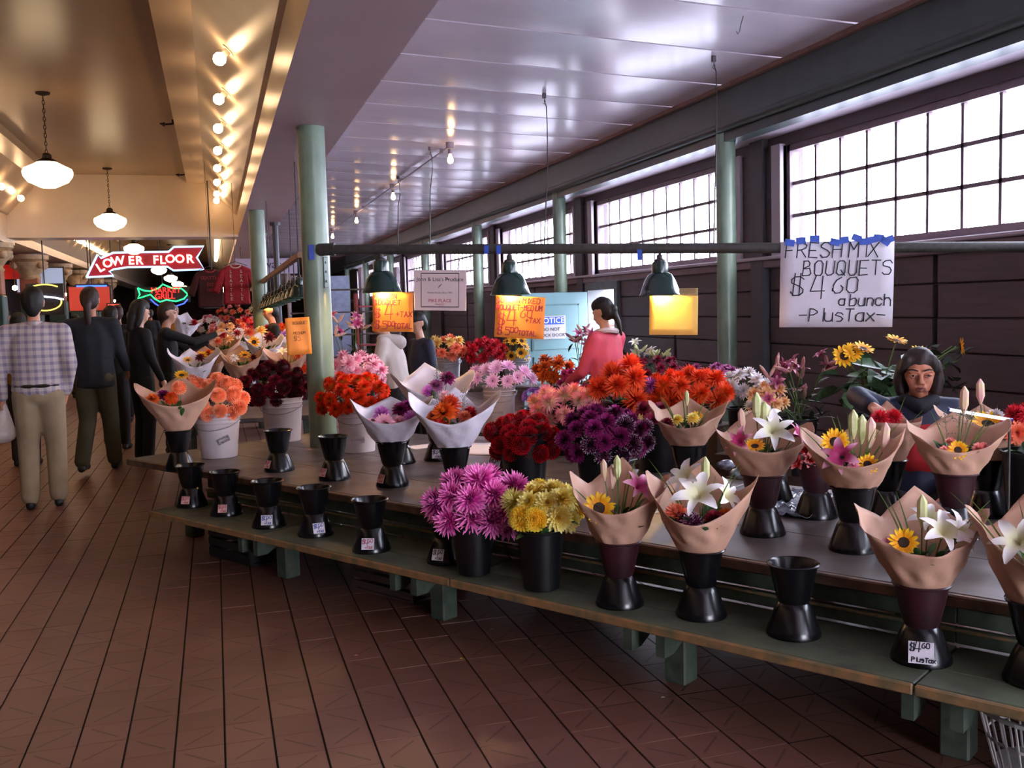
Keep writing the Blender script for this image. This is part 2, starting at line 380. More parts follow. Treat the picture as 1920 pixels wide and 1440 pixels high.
quick('wall_light_block', mat('dim_far_wall', '5b4038'), lambda b: (box(b, -7.2, 2.3, Y0-.2, Y0, 0, 4.2), box(b, 2.3, 5.6, Y0-.2, Y0, 2.7, 4.2)))['kind'] = 'structure'  # unseen wall added behind the camera to cut daylight, opening sized for fill
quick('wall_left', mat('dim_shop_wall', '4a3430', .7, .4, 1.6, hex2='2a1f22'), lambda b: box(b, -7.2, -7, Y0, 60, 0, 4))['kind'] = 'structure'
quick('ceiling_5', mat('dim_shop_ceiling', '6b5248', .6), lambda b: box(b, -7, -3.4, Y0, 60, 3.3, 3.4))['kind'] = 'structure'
# door and doorway
quick('door_1', mat('doorway_paint', '6a6f74', .5), lambda b: (box(b, XW-.05, XW+.22, DY0-.1, DY0+.012, 0, DZ+.1), box(b, XW-.05, XW+.22, DY1-.012, DY1+.1, 0, DZ+.1), box(b, XW-.05, XW+.22, DY0+.012, DY1-.012, DZ-.012, DZ+.1)))['kind'] = 'structure'
bluep = mat('pale_blue_door_paint', '62868c', .4, .06, 3)
dr = quick('door_2', bluep, lambda b: (box(b, -1.04, -.02, 0, .05, .02, DZ-.03, .004),), loc=(XW-.06, DY1-.075, 0)); dr['kind'] = 'structure'
quick('door_panel', bluep, lambda b: (box(b, -.88, -.18, -.015, 0, .9, DZ-.22, .004), box(b, -.88, -.18, -.015, 0, .15, .8, .004)), dr)
quick('door_panel_groove', mat('door_groove', '4f7278', .6), lambda b: [box(b, *q) for q in ((-.90, -.88, -.012, 0, .88, DZ-.2), (-.18, -.16, -.012, 0, .88, DZ-.2), (-.90, -.16, -.012, 0, DZ-.22, DZ-.2))], dr)
# outside: pavement and low parapet with poster
quick('ground', mat('outside_paving', 'b8b8be', .8, .1, 3), lambda b: box(b, 6.0, 30, -10, 62, -.3, -.05))['kind'] = 'structure'
# ================================================================= LAMPS
bulbg = emis('lit_bulb_glass', 'ffd3a0', 38)
globeg = emis('lit_opal_globe', 'ffe0b0', 5.5)
porc = mat('porcelain', 'c8bfb4', .35)
def plight(loc, e, col=(1, .72, .42), rad=.06, name='lamp_light', parent=None):
    d = bpy.data.lights.new(name, 'POINT'); d.energy = e; d.color = col; d.shadow_soft_size = rad
    o = bpy.data.objects.new(name, d); o.location = loc; C.objects.link(o)
    if parent: o.parent = parent
    return o
def ball(b, c, r, n=2, sc=(1, 1, 1)):
    g = bmesh.ops.create_icosphere(b, subdivisions=n, radius=r)['verts']
    for v in g: v.co = Vector((v.co.x*sc[0]+c[0], v.co.y*sc[1]+c[1], v.co.z*sc[2]+c[2]))
    return g
# cove bulbs: socket plate on the slope, globe bulb standing off it
s7 = math.sqrt(.5)
def cove_bulb(x, y, z, s, lb, grp):
    t = thing('cove_bulb', lb, 'light bulb', (x, y, z), 0, grp)
    n = Vector((-s*s7, 0, -s7))
    quick('socket', porc, lambda b: (tube(b, [n*0, n*.008], .055, 14), tube(b, [n*.008, n*.05], [.03, .024], 12)), t, smooth=True)
    quick('bulb', bulbg, lambda b: ball(b, n*.095, .05), t, smooth=True)
for i in range(-3, 8):
    if i == -1: continue
    y = 7.85+1.45*i if i < 7 else 17.5
    cove_bulb(.20, y, 3.525, 1, 'lit globe bulb in the row along the sloped cream cove', 'globe bulbs along the right cove')
for i in range(0, 10):
    cove_bulb(-2.90, 3.5+1.5*i+.3, 3.525, -1, 'lit globe bulb on the left cove beside the pendant lights', 'globe bulbs along the left cove')
for i in range(14):
    for (x, g) in ((.143, 'right'), (-2.843, 'left')):
        y = 19.1+1.1*i
        o = quick('globe_bulb', bulbg, lambda b: ball(b, (0, 0, 0), .06, 1), loc=(x, y, 3.293), smooth=True); tag(o, 'distant lit bulb of the %s row beyond the cross beam' % g, 'light bulb', 'far %s bulb row' % g)
# schoolhouse pendants
chain = mat('dark_bronze', '2e211b', .45, metal=.6)
def pendant(x, y, lb, zg=3.07, r=.25, top=HZ):
    t = thing('pendant_lamp', lb, 'pendant lamp', (x, y, zg), 0, 'opal pendant lamps down the hall')
    quick('canopy', chain, lambda b: lathe(b, [(0, top-zg), (.075, top-zg), (.07, top-zg-.02), (.02, top-zg-.035), (0, top-zg-.035)], 16), t, smooth=True)
    def ch(b):
        L = top-zg-.04-(r*.85); n = 14
        for i in range(n):
            z = r*.85+L*(i+.5)/n; a = (i % 2)*math.pi/2; q = [(math.cos(a)*.012*math.cos(u), math.sin(a)*.012*math.cos(u), z+L/n*.62*math.sin(u)) for u in [2*math.pi*k/8 for k in range(9)]]
            tube(b, q, .004, 4)
    quick('chain', chain, ch, t)
    quick('fitter', chain, lambda b: lathe(b, [(.03, r*.88), (.05, r*.8), (.05, r*.66), (.10*r/.25, r*.56), (.11*r/.25, r*.5), (0, r*.5)], 18), t, smooth=True)
    quick('globe', globeg, lambda b: lathe(b, [(r*.42, r*.5), (r*.55, r*.42), (r*.95, r*.22), (r, r*.08), (r*.97, -.02), (r*.8, -r*.32), (r*.55, -r*.44), (r*.3, -r*.56), (0, -r*.6)], 28), t, smooth=True)
pendant(-1.61, 11.5, 'nearest opal glass pendant lamp hanging on a chain')
pendant(-1.52, 17.1, 'opal glass pendant lamp just before the cross beam')
q = at_d(265, 478, 21); pendant(q.x, 20.5, 'opal pendant lamp overlapping the red arrow sign', q.z, .19, 3.7)
for i, (px, py, d) in enumerate(((298, 507, 26), (320, 522, 30), (333, 533, 34), (345, 541, 38))):
    q = at_d(px, py, d); pendant(q.x, q.y, ['far pendant lamp just under the red arrow sign', 'far pendant lamp above the fish sign, first of three', 'far pendant lamp above the fish sign, second of three', 'far pendant lamp above the fish sign, third of three'][i], q.z, .2, 3.7)
# stall ceiling bulbs on conduit
cond = mat('painted_conduit', 'a1929a', .4)
cb = []
for (px, py) in ((833, 292), (736, 364), (672, 410), (627, 440)):
    d = ray(px, py); z = 3.42
    cb.append(at_z(px, py, z+.12))
xs = sum(p.x for p in cb)/4
ys4 = [p.y for p in cb]
cd = thing('conduit', 'thin conduit along the ceiling boards linking the bare bulbs', 'conduit', (xs, 0, zc(xs)-.05))
quick('conduit_pipe', cond, lambda b: tube(b, [(0, ys4[0], 0), (0, ys4[-1]+14, 0)], .012, 8), cd)
for yy in (ys4[0]+.5, ys4[1]-.8, ys4[2]-1): quick('strap', cond, lambda b: box(b, -.02, .02, yy-.02, yy+.02, -.015, .045), cd)
for i, yb in enumerate(ys4+[ys4[-1]+4, ys4[-1]+8]):
    t = thing('bare_bulb', 'bare pear bulb hanging below the pale board ceiling', 'light bulb', (xs, yb, zc(xs)-.035), 0, 'bare bulbs on the stall ceiling')
    quick('ceiling_box', cond, lambda b: lathe(b, [(0, .03), (.055, .03), (.055, -.05), (.03, -.06), (.026, -.12), (0, -.12)], 14), t, smooth=True)
    quick('bulb', emis('lit_stall_bulb', 'ffc98a', 30), lambda b: lathe(b, [(.015, -.12), (.02, -.14), (.036, -.18), (.04, -.205), (.03, -.235), (0, -.245)], 14), t, smooth=True)
# lamp pipe over the stall
LY = PY
pz = at_y(610, 468, LY).z; pz1 = at_y(1365, 465, LY).z
iron = mat('rough_dark_iron', '3d3a36', .6, .2, 30, bump=.2)
PA = Vector((PX+.06, LY-.13, 0)); PB = at_y(1925, 462, 5.25); PD = Vector((PB.x-PA.x, PB.y-PA.y, 0)).normalized(); PN = Vector((-PD.y, PD.x, 0)); PANG = math.atan2(PD.y, PD.x)
pa3 = at_pl(606, 468, PA, PD); pb3 = at_pl(1925, 463, PA, PD)
def pipez(p): return pa3.z+(pb3.z-pa3.z)*((Vector(p)-pa3).dot(PD)/(pb3-pa3).dot(PD))
pe = pb3+PD*.1; pe.z = pipez(pe)
lp = quick('lamp_pipe', iron, lambda b: (tube(b, [pa3-PD*.02, pe], .036, 12), tube(b, [pa3-PD*.03, pa3+PD*.09], .046, 12)), smooth=True)
tag(lp, 'long dark iron pipe spanning from the green column above the flowers', 'pipe')
enamel = mat('green_enamel', '1c3330', .22, .08, 10, coat=.3); alu = mat('shade_inner_white', 'e8ddc8', .5)
lampb = emis('lit_lamp_bulb', 'ffc070', 170)
shade_me = None
def bell_lamp(x, y, z, lb, grp, energy=14, s=1.):
    global shade_me
    t = thing('bell_lamp', lb, 'lamp', (x, y, z), 0, grp); t.scale = (s, s, s)
    if shade_me is None:
        a = quick('shade', enamel, lambda b: lathe(b, [(.03, .25), (.055, .245), (.062, .22), (.062, .165), (.085, .155), (.115, .11), (.138, .05), (.148, .015), (.158, 0), (.156, -.004), (.144, .012), (.11, .10), (.055, .15), (.0, .155)], 28), t, smooth=True)
        c = quick('cap', iron, lambda b: lathe(b, [(.0, .30), (.02, .30), (.022, .27), (.04, .262), (.045, .245), (0, .245)], 14), t, smooth=True)
        d = quick('bulb', lampb, lambda b: ball(b, (0, 0, .055), .033, 2, (1, 1, 1.2)), t, smooth=True)
        shade_me = (a.data, c.data, d.data)
    else:
        for nm, me in zip(('shade', 'cap', 'bulb'), shade_me): mesh_obj(nm, me, None, t)
    return t
LAMPS = []
for (px, py, lb) in ((716, 548, 'dark green bell lamp over the orange paper sign nearest the column'), (957, 552, 'dark green bell lamp above the orange autumn bouquet sign'), (1238, 553, 'dark green bell lamp lighting the blank yellow paper')):
    q = at_pl(px, py, PA, PD); t = bell_lamp(q.x, q.y, q.z, lb, None, s=.93); LAMPS.append(t); t['category'] = 'lamp'
    quick('hanger', iron, lambda b: tube(b, [(0, 0, .28), (0, 0, (pipez(q)-q.z)/.93)], .012, 6), t)
    plight((0, 0, .0), 9, (1, .66, .30), .03, 'lamp_light', t)
# receding lamp row
rw = thing('lamp_rail', 'wooden rail receding behind the column with lamps below it', 'rail', (0, 0, 0))
n = 15; p0 = at_d(566, 555, 8.9); p1 = at_d(474, 588, 15.3); dzr = Vector((0, 0, .37))
quick('rail_beam', mat('rail_wood', '9a6f55', .6, .2, 10), lambda b: tube(b, [p0+dzr, p1+dzr], .035, 4), rw)
for u in (.02, .5, .98):
    q = p0.lerp(p1, u)+dzr; quick('hanger_rod', iron, lambda b: tube(b, [q, (q.x, q.y, SZ if q.x < 1 else zc(q.x)-.02)], .006, 5), rw)
for i in range(n):
    p = p0.lerp(p1, (i+.3)/n)
    t = bell_lamp(p.x, p.y, p.z, 'small green bell lamp in the tight row under the wooden rail', 'bell lamps under the wooden rail', s=.66)
    quick('hanger', iron, lambda b: tube(b, [(0, 0, .28), (0, 0, .54)], .008, 5), t)

for (px, py, lb) in ((325, 229, 'small dark sprinkler head on the hall ceiling beside the cream band'), (348, 325, 'small dark sprinkler head on the hall ceiling near the cross beam')):
    q = at_z(px, py, HZ-.03); t = thing('sprinkler', lb, 'sprinkler', (q.x, q.y, HZ))
    quick('sprinkler_body', chain, lambda b: (tube(b, [(0, 0, 0), (0, 0, -.05)], .02, 8), tube(b, [(0, 0, -.05), (-.1, 0, -.06)], .012, 6), tube(b, [(-.1, 0, -.06), (-.16, 0, -.05)], [.03, .004], 8)), t, smooth=True)
# ================================================================= FLOWER STAND
N = Vector((.8472, .5313, 0)); T = Vector((-.5313, .8472, 0))   # across the stand (away from the aisle), along it (to the left end)
ANG = math.atan2(T.y, T.x)
def ns(n, s, z=0): return N*n+T*s+Vector((0, 0, z))
TZ, BZ = .53, .33
metal_top = mat('worn_metal_tabletop', '6e6462', .36, .22, 5, hex2='443a36', metal=.25, bump=.12, bscale=9)
wood_edge = mat('worn_wood_edge', '7b5a44', .6, .3, 12, hex2='3f3a30', stretch=(1, 1, 1))
bench_wood = mat('worn_green_bench_wood', '56604a', .55, .3, 7, hex2='3e4034', bump=.15)
bench_edge = mat('bare_bench_edge', '9a7048', .6, .3, 16, hex2='5f5b40')
gpaint = mat('chipped_green_paint', '4c5749', .55, .2, 14, hex2='333d33', bump=.15)
gedge = mat('chipped_green_edge', '8c6a44', .6, .3, 30, hex2='465c4c')
st = thing('flower_stand', 'long low green flower stand with a step bench along the aisle', 'stand', (0, 0, 0))
S0, S1 = -.6, at_z(312, 951, BZ).dot(T)
def slab(b, n0, n1, s0, s1, z0, z1, bev=0):
    m = Matrix(((N.x, T.x, 0, 0), (N.y, T.y, 0, 0), (0, 0, 1, 0), (0, 0, 0, 1)))
    box(b, n0, n1, s0, s1, z0, z1, bev, m)
    bmesh.ops.recalc_face_normals(b, faces=b.faces[:])
joints = [S0, 1.05, 3.1, 4.6, S1]
tops = [(3.47, 3.98), (3.983, 4.49), (4.493, 5.0)]
for n0, n1 in tops:
    for a, c in zip([S0, 2.6, 5.3], [2.6, 5.3, 6.72]):
        a2 = a+.0; 
        c += 0
        quick('top_panel', metal_top, lambda b: slab(b, n0, n1, a+.0015, c-.0015, TZ-.03, TZ, .003), st)
quick('top_panel', metal_top, lambda b: slab(b, 5.003, 5.5, 3.6, 6.72, TZ-.03, TZ, .003), st)
quick('front_lip', wood_edge, lambda b: slab(b, 3.44, 3.468, S0, 6.72, TZ-.045, TZ-.001, .005), st)
for a, c in zip(joints, joints[1:]):
    quick('bench_board', bench_wood, lambda b: slab(b, 3.09, 3.26, a+.003, c-.003, BZ-.035, BZ, .004), st)
    quick('bench_board', bench_wood, lambda b: slab(b, 3.265, 3.52, a+.003, c-.003, BZ-.035, BZ-.002, .004), st)
    quick('bench_lip', bench_edge, lambda b: slab(b, 3.072, 3.0885, a+.003, c-.003, BZ-.037, BZ-.001, .005), st)
    quick('upper_rail', gpaint, lambda b: slab(b, 3.50, 3.53, a, c, TZ-.12, TZ-.05, .004), st)
    quick('lower_rail', gpaint, lambda b: slab(b, 3.49, 3.52, a, c, TZ-.185, TZ-.13, .004), st)
    quick('rail_bead', gedge, lambda b: slab(b, 3.482, 3.49, a, c, TZ-.142, TZ-.13, .002), st)
for (px, py) in ((545, 1080), (828, 1160), (1270, 1280), (1795, 1415)):
    q = at_z(px, py, 0); s = q.dot(T)
    quick('leg', gpaint, lambda b: slab(b, 3.34, 3.44, s-.05, s+.05, 0, BZ-.037, .008), st)
    for sg in (-1, 1):
        def br(b):
            P = [(0, 0), (.16, 0), (.16, -.03), (.05, -.1), (0, -.1)]
            a = [b.verts.new(ns(3.12+.0+x*1.3, s+sg*.075-.02, BZ-.038+z)) for x, z in P]; c = [b.verts.new(ns(3.12+x*1.3, s+sg*.075+.02, BZ-.038+z)) for x, z in P]
            b.faces.new(a); b.faces.new(c[::-1])
            for i in range(5): b.faces.new((a[i], a[(i+1) % 5], c[(i+1) % 5], c[i]))
            bmesh.ops.recalc_face_normals(b, faces=b.faces[:])
        quick('bracket', gpaint, br, st)
    quick('leg', gpaint, lambda b: slab(b, 4.75, 4.85, s-.05, s+.05, 0, TZ-.03, .008), st)
quick('leg', gpaint, lambda b: slab(b, 3.6, 3.7, 6.15, 6.25, 0, TZ-.03, .008), st)
quick('leg', gpaint, lambda b: slab(b, 4.75, 4.85, 6.5, 6.6, 0, TZ-.03, .008), st)
quick('leg', gpaint, lambda b: slab(b, 5.35, 5.45, 5.4, 5.5, 0, TZ-.03, .008), st)
# ---------------------------------------------------------------- vases and buckets
blackp = mat('black_plastic', '0c0c10', .26, .1, 8, spec=.45, coat=.1)
maroonp = mat('dark_maroon_plastic', '3c161e', .42, .2, 9, hex2='241016')
whitep = mat('white_bucket_plastic', 'cfc3c6', .45, .08, 5)
greyp = mat('grey_bucket_plastic', 'a5a3ac', .45, .1, 5)
blackbp = mat('black_bucket_plastic', '0d0d11', .36, .15, 12, bump=.1)
VH = .262
VCUP = [(.052, .118), (.060, .135), (.074, .195), (.086, .255), (.094, .258), (.095, .262), (.090, .266), (.084, .258), (.071, .19), (.056, .13), (0, .125)]
VBASE = [(.098, 0), (.099, .008), (.092, .028), (.066, .100), (.056, .116), (.050, .122), (.0, .122)]
ME = {}
def lmesh(name, prof, m, seg=32):
    k = (name, m.name)
    if k not in ME:
        bm = bmesh.new(); lathe(bm, prof, seg); bmesh.ops.recalc_face_normals(bm, faces=bm.faces[:])
        me = bpy.data.meshes.new(name); bm.to_mesh(me); bm.free(); me.polygons.foreach_set('use_smooth', [True]*len(me.polygons))
        try: me.set_sharp_from_angle(angle=R(40))
        except Exception: pass
        me.materials.append(m); ME[k] = me
    return ME[k]
paperw = mat('white_paper', 'd9d2dc', .7, .04, 6); inkb = mat('black_ink', '1c1c28', .7, .05); inkr = mat('red_ink', 'a83048', .7, .05); inkbl = mat('blue_ink', '2c3b9a', .7, .05)
paperpk = mat('pinkish_paper', 'd8aaa6', .7, .05)
VG = 'black cone-footed vases'
def vase(pos, lb, top=None, tagspec=None, s=1., group=VG):
    t = thing('flower_vase', lb, 'vase', pos, 0, group); t.scale = (s, s, s)
    mesh_obj('cup', lmesh('cup', VCUP, top or blackp), None, t)
    mesh_obj('foot', lmesh('foot', VBASE, blackp), None, t)
    if tagspec:
        az, ink, pm, words, big = tagspec    # az: direction the tag faces, degrees, 0 = straight at the camera
        v = CP-Vector(pos); a = math.atan2(v.y, v.x)+R(az); hw = .03*big
        rr = random.Random(int(pos[0]*997))
        tg = thing_part('price_tag', t, (math.cos(a)*.088, math.sin(a)*.088, .052), a)
        quick('tag_paper', pm, lambda b: box(b, -hw, hw, -.0012, 0, -hw*.9, hw*.9), tg)
        quick('tag_writing', ink, lambda b: [strokes(b, wd, -hw*.9+dx*hw, dz*hw, hh*hw, .0028*big, y=-.002, rr=rr) for (wd, dx, dz, hh) in words], tg)
    return t
def thing_part(name, parent, loc, a, tilt=R(-22)):
    o = bpy.data.objects.new(name, None); o.empty_display_size = .02
    n = Vector((math.cos(a), math.sin(a), 0)); C.objects.link(o); o.parent = parent; o.location = loc
    o.rotation_euler = Euler((tilt, 0, a+math.pi/2), 'XYZ')
    return o
W460 = [('$', 0, .0, .7), ('4', .35, -.25, 1.0), ('60', .85, .25, .55), ('+TAX', .5, -.75, .36)]
W1 = [('$', .0, .1, .6), ('4', .35, .05, .8), ('60', .95, .4, .4), ('PlusTax', .15, -.75, .35)]
vs = [((360, 948), 'empty black vase at the left end of the bench, pink tag', None, (-25, inkr, paperpk, W460, .9)),
 ((425, 964), 'empty black vase with pink tag, second from the left end of the bench', None, (-15, inkr, paperpk, W460, .9)),
 ((505, 986), 'empty black vase with white tag in blue ink, third on the bench', None, (-8, inkbl, paperw, W460, 1.05)),
 ((592, 1002), 'empty black vase with white tag on its right side, fourth on the bench', None, (12, inkbl, paperw, W460, 1.05)),
 ((697, 1031), 'empty black vase with red-inked white tag, fifth on the bench', None, (-12, inkr, paperw, W460, 1.05)),
 ((838, 1052), 'black vase tucked left of the bright pink dahlias', None, (-28, inkb, paperw, W460, 1.0)),
 ((1162, 1132), 'maroon-topped vase on the bench holding the sunflower bouquet', maroonp, None),
 ((1315, 1153), 'black vase on the bench holding the white lily bouquet', None, None),
 ((1488, 1188), 'empty black vase standing alone on the bench at right', None, None),
 ((1727, 1236), 'maroon-topped vase with a white price tag on the bench at right', maroonp, (0, inkb, paperw, W1, 1.3)),
 ((1945, 1275), 'black vase on the bench cut by the right edge', None, None)]
VP_ = {}
for i, ((px, py), lb, top, tg) in enumerate(vs):
    p = at_z(px, py, BZ); n_ = p.dot(N); s_ = p.dot(T); n_ = min(max(n_, 3.19), 3.33)
    p = ns(n_, s_, BZ); VP_['b%d' % i] = p; vase(p, lb, top, tg)
vt = [('t0', (524, 882), 'empty black vase on the table left of the column', None, (-55, inkr, paperpk, W460, .95)),
 ('t1', (628, 898), 'empty black vase on the table in front of the column', None, (-52, inkr, paperpk, W460, .95)),
 ('t2', (737, 910), 'black vase holding the white-wrapped purple bouquet', None, (-50, inkr, paperpk, W460, .95)),
 ('t3', (752, 868), 'black vase half hidden behind the purple bouquet vase', None, None),
 ('t4', (822, 862), 'black vase with white tag behind the red bouquet vase', None, (-5, inkb, paperw, W460, 1.1)),
 ('t5', (855, 925), 'black vase holding the white-wrapped red and orange bouquet', None, None),
 ('t6', (1290, 925), 'black vase holding the leftmost kraft bouquet on the table', None, None),
 ('t7', (1430, 1000), 'maroon-topped vase holding the kraft bouquet with pink lilies', maroonp, None),
 ('t8', (1530, 968), 'maroon-topped vase with small red and white dahlias', maroonp, None),
 ('t9', (1600, 1030), 'black vase on wet tabletop holding the sunflower kraft bouquet', None, None),
 ('t10', (1662, 965), 'dark vase behind the sunflower kraft bouquet', None, None),
 ('t11', (1790, 1000), 'maroon-topped vase holding the crumpled kraft bouquet', maroonp, None),
 ('t12', (1850, 965), 'black vase behind the crumpled kraft bouquet', None, None),
 ('t13', (1452, 940), 'black vase hidden behind the lily bouquet vase', None, None),
 ('t14', (338, 880), 'black vase at the far left end of the table', None, None),
 ('t15', (942, 880), 'black vase with tag under the red ball dahlias', None, (-30, inkb, paperw, W460, 1.15))]
for k, (px, py), lb, top, tg in vt:
    p = at_z(px, py, TZ); VP_[k] = p; vase(p, lb, top, tg)
def bucket(pos, lb, kind, r0=.13, r1=.155, h=.33, label_mark=None, group=None):
    m = {'white': whitep, 'grey': greyp, 'black': blackbp}[kind]
    t = thing('bucket', lb, 'bucket', pos, 0, group)
    pr = [(0, .004), (r0-.004, 0), (r0, .004)]
    f = lambda z: r0+(r1-r0)*z/h
    if kind == 'black': pr += [(f(h*.95), h*.95), (f(h)+.006, h*.96), (f(h)+.008, h), (f(h)-.003, h)]
    else: pr += [(f(h*.76), h*.76), (f(h*.76)+.006, h*.77), (f(h*.8)+.006, h*.79), (f(h*.8), h*.80), (f(h*.86), h*.86), (f(h*.86)+.006, h*.87), (f(h*.88)+.006, h*.885), (f(h*.9), h*.9), (f(h*.96)+.001, h*.96), (f(h)+.007, h*.965), (f(h)+.008, h), (f(h)-.003, h)]
    pr += [(r0-.006, .02), (0, .02)]
    quick('body', m, lambda b: lathe(b, pr, 36), t, smooth=True)
    # water, so the stems stand in something
    quick('water', mat('bucket_water', '1a211c', .08, .1), lambda b: lathe(b, [(0, h-.035), (r0+(r1-r0)*.85-.008, h-.035)], 24), t)
    if kind != 'black':
        def hd(b):
            q = [(math.cos(R(a))*(r1+.012), -math.sin(R(a))*.10-.02*0, h*.88-math.sin(R(a))*h*.22) for a in range(0, 181, 12)]
            tube(b, [(x, y-(r1*.75)*math.sin(R(a)), z) for (x, y, z), a in zip(q, range(0, 181, 12))], .0028, 5)
        quick('wire_handle', mat('wire', '8a8f95', .4, metal=.8), hd, t, rot=(0, 0, R(-15)))
    if label_mark:
        v = CP-Vector(pos); a = math.atan2(v.y, v.x)+R(label_mark[0]); rm = f(h*.45)+.003
        o = thing_part('sticker', t, (math.cos(a)*rm, math.sin(a)*rm, h*label_mark[1]), a, R(4))
        quick('sticker_face', label_mark[3], lambda b: box(b, -.045, .045, -.001, .002, -.022, .022), o, rot=(0, R(label_mark[2]), 0))
        if label_mark[4]: text('sticker_print', label_mark[4], .022, label_mark[5], o, (0, -.003, 0), (R(90), R(label_mark[2]), 0), .0002)
    return t
BK = {}
faded = mat('faded_print', '8d7f86', .7)
bk = [('peach', (412, 856), 'white bucket of peach ball dahlias at the left of the table', 'white', .125, .155, .32, (12, .42, -22, mat('dark_sticker', '4a4448', .6, .4, 60, hex2='a59aa0'), 'FRESH', paperw)),
 ('burg', (532, 826), 'pale bucket of burgundy dahlias left of the column', 'white', .135, .16, .35, None),
 ('redor', (672, 846), 'white bucket of red and orange dahlias right of the column', 'white', .12, .145, .33, (0, .3, 0, whitep, 'FLOWERS', faded)),
 ('pale', (938, 803), 'ribbed white bucket of pale pink daisies with bare stems showing', 'white', .115, .135, .36, (-10, .4, 0, whitep, 'PRODUCE', faded)),
 ('redball', (985, 905), 'black bucket packed with deep red ball dahlias', 'black', .115, .15, .30, None),
 ('purple', (1128, 915), 'black bucket packed with purple dahlias tipped white', 'black', .115, .15, .30, None),
 ('cactus', (1060, 850), 'black bucket of pink and cream cactus dahlias', 'black', .12, .16, .34, None),
 ('orange', (1290, 855), 'black bucket of orange-red dahlias behind the kraft bouquets', 'black', .12, .16, .34, None),
 ('edge', (1935, 985), 'tall black bucket at the right edge of the table', 'black', .10, .125, .33, None),
 ('navy', (1235, 880), 'dark bucket beside the leftmost kraft bouquet', 'black', .12, .16, .30, None)]
for k, (px, py), lb, kind, a, c, h, mk in bk:
    z = TZ if k != 'pale' else TZ
    p = at_z(px, py, z); BK[k] = (p, h, c); bucket(p, lb, kind, a, c, h, mk)
for k, (px, py), lb, a, c in (('pink', (896, 1072), 'black bucket of bright pink cactus dahlias on the bench', .075, .107), ('yellow', (1020, 1100), 'black bucket of yellow dahlias on the bench', .078, .103)):
    p = at_z(px, py, BZ); p = ns(3.215, p.dot(T), BZ); h = .255 if k == 'pink' else .262; BK[k] = (p, h, c); bucket(p, lb, 'black', a, c, h)
# side table that carries the pale bucket
sq = BK['pale'][0]
t = thing('side_table', 'low table behind the stand under the pale pink bucket', 'table', (sq.x+.15, sq.y+.15, 0), ANG-R(90))
quick('tabletop', metal_top, lambda b: box(b, -.5, .5, -.5, .5, TZ-.03, TZ, .004), t)
for x in (-.45, .45):
    for y in (-.45, .45): quick('leg', gpaint, lambda b: box(b, x-.03, x+.03, y-.03, y+.03, 0, TZ-.03), t)
# papers and plastic on the table
def sheet(name, lb, cat, p, w, h, rz, m, z=TZ+.001, crump=.004, n=8, layers=1):
    def f(b):
        for L in range(layers):
            g = [[b.verts.new((w*(i/n-.5)+L*.01, h*(j/n-.5)+L*.008, rnd.uniform(0, crump)+L*.004+.001)) for j in range(n+1)] for i in range(n+1)]
            for i in range(n):
                for j in range(n): b.faces.new((g[i][j], g[i+1][j], g[i+1][j+1], g[i][j+1]))
    o = quick(name, m, f, smooth=True, loc=(p.x, p.y, z), rot=(0, 0, rz)); so = o.modifiers.new('thickness', 'SOLIDIFY'); so.thickness = .0012
    return tag(o, lb, cat)
sheet('paper_sheet', 'white wrapping paper lying on the table behind the red bouquet', 'paper', at_z(905, 842, TZ), .55, .42, ANG-R(70), paperw)
sheet('paper_sheet', 'small white paper sheets lying right of the column', 'paper', at_z(792, 838, TZ), .24, .18, R(20), paperw)
plas = mat('clear_wet_plastic', '9aa0b0', .12, .3, 20, hex2='3b3f4a', bump=1.0, bscale=30, spec=.8)
sheet('plastic_wrap', 'crumpled clear plastic film lying on the wet tabletop', 'plastic', at_z(1478, 945, TZ), .6, .5, ANG-R(90), plas, crump=.03, n=22)
sheet('paper_sheet', 'brown kraft sheet lying between the vases at right', 'paper', at_z(1718, 955, TZ), .22, .26, R(-25), mat('kraft_sheet', 'b28f7c', .7), crump=.006)
for (px, py, lb) in ((1362, 880, 'small clear bag of bulbs on the table by the black vase'), (1386, 896, 'small clear bag of brown bulbs nearer the edge of the plastic film')):
    o = quick('plastic_bag', plas, lambda b: ball(b, (0, 0, .03), 1, 3, (.06, .05, .03)), smooth=True); o.location = at_z(px, py, TZ)
    for v in o.data.vertices: v.co += Vector((rnd.uniform(-1, 1), rnd.uniform(-1, 1), rnd.uniform(-1, .3)))*.005
    tag(o, lb, 'bag')
# under the bench
def crate(lb, p, w, d, h, m, rz):
    t = thing('crate', lb, 'crate', (p.x, p.y, 0), rz)
    quick('crate_floor', m, lambda b: box(b, -w/2, w/2, -d/2, d/2, 0, .012), t)
    for i in range(4):
        z0 = .02+i*h/4
        for s in (-1, 1):
            quick('slat', m, lambda b: box(b, -w/2, w/2, s*d/2-.006, s*d/2+.006, z0, z0+h/4-.018), t)
            quick('slat', m, lambda b: box(b, s*w/2-.006, s*w/2+.006, -d/2, d/2, z0, z0+h/4-.018), t)
    for sx in (-1, 1):
        for sy in (-1, 1): quick('corner_post', m, lambda b: box(b, sx*(w/2-.012)-.012, sx*(w/2-.012)+.012, sy*(d/2-.012)-.012, sy*(d/2-.012)+.012, 0, h+.0), t)
bc = mat('black_crate', '121214', .5); brc = mat('brown_crate', '4c3a30', .6, .2)
crate('black slatted plastic crate on the floor under the left end of the bench', ns(3.55, 5.35), .34, .45, .25, bc, ANG-R(90))
crate('brown slatted crate on the floor between the first two bench legs', ns(3.6, 4.0), .3, .5, .22, brc, ANG-R(90))
q = at_z(1960, 1385, .1)
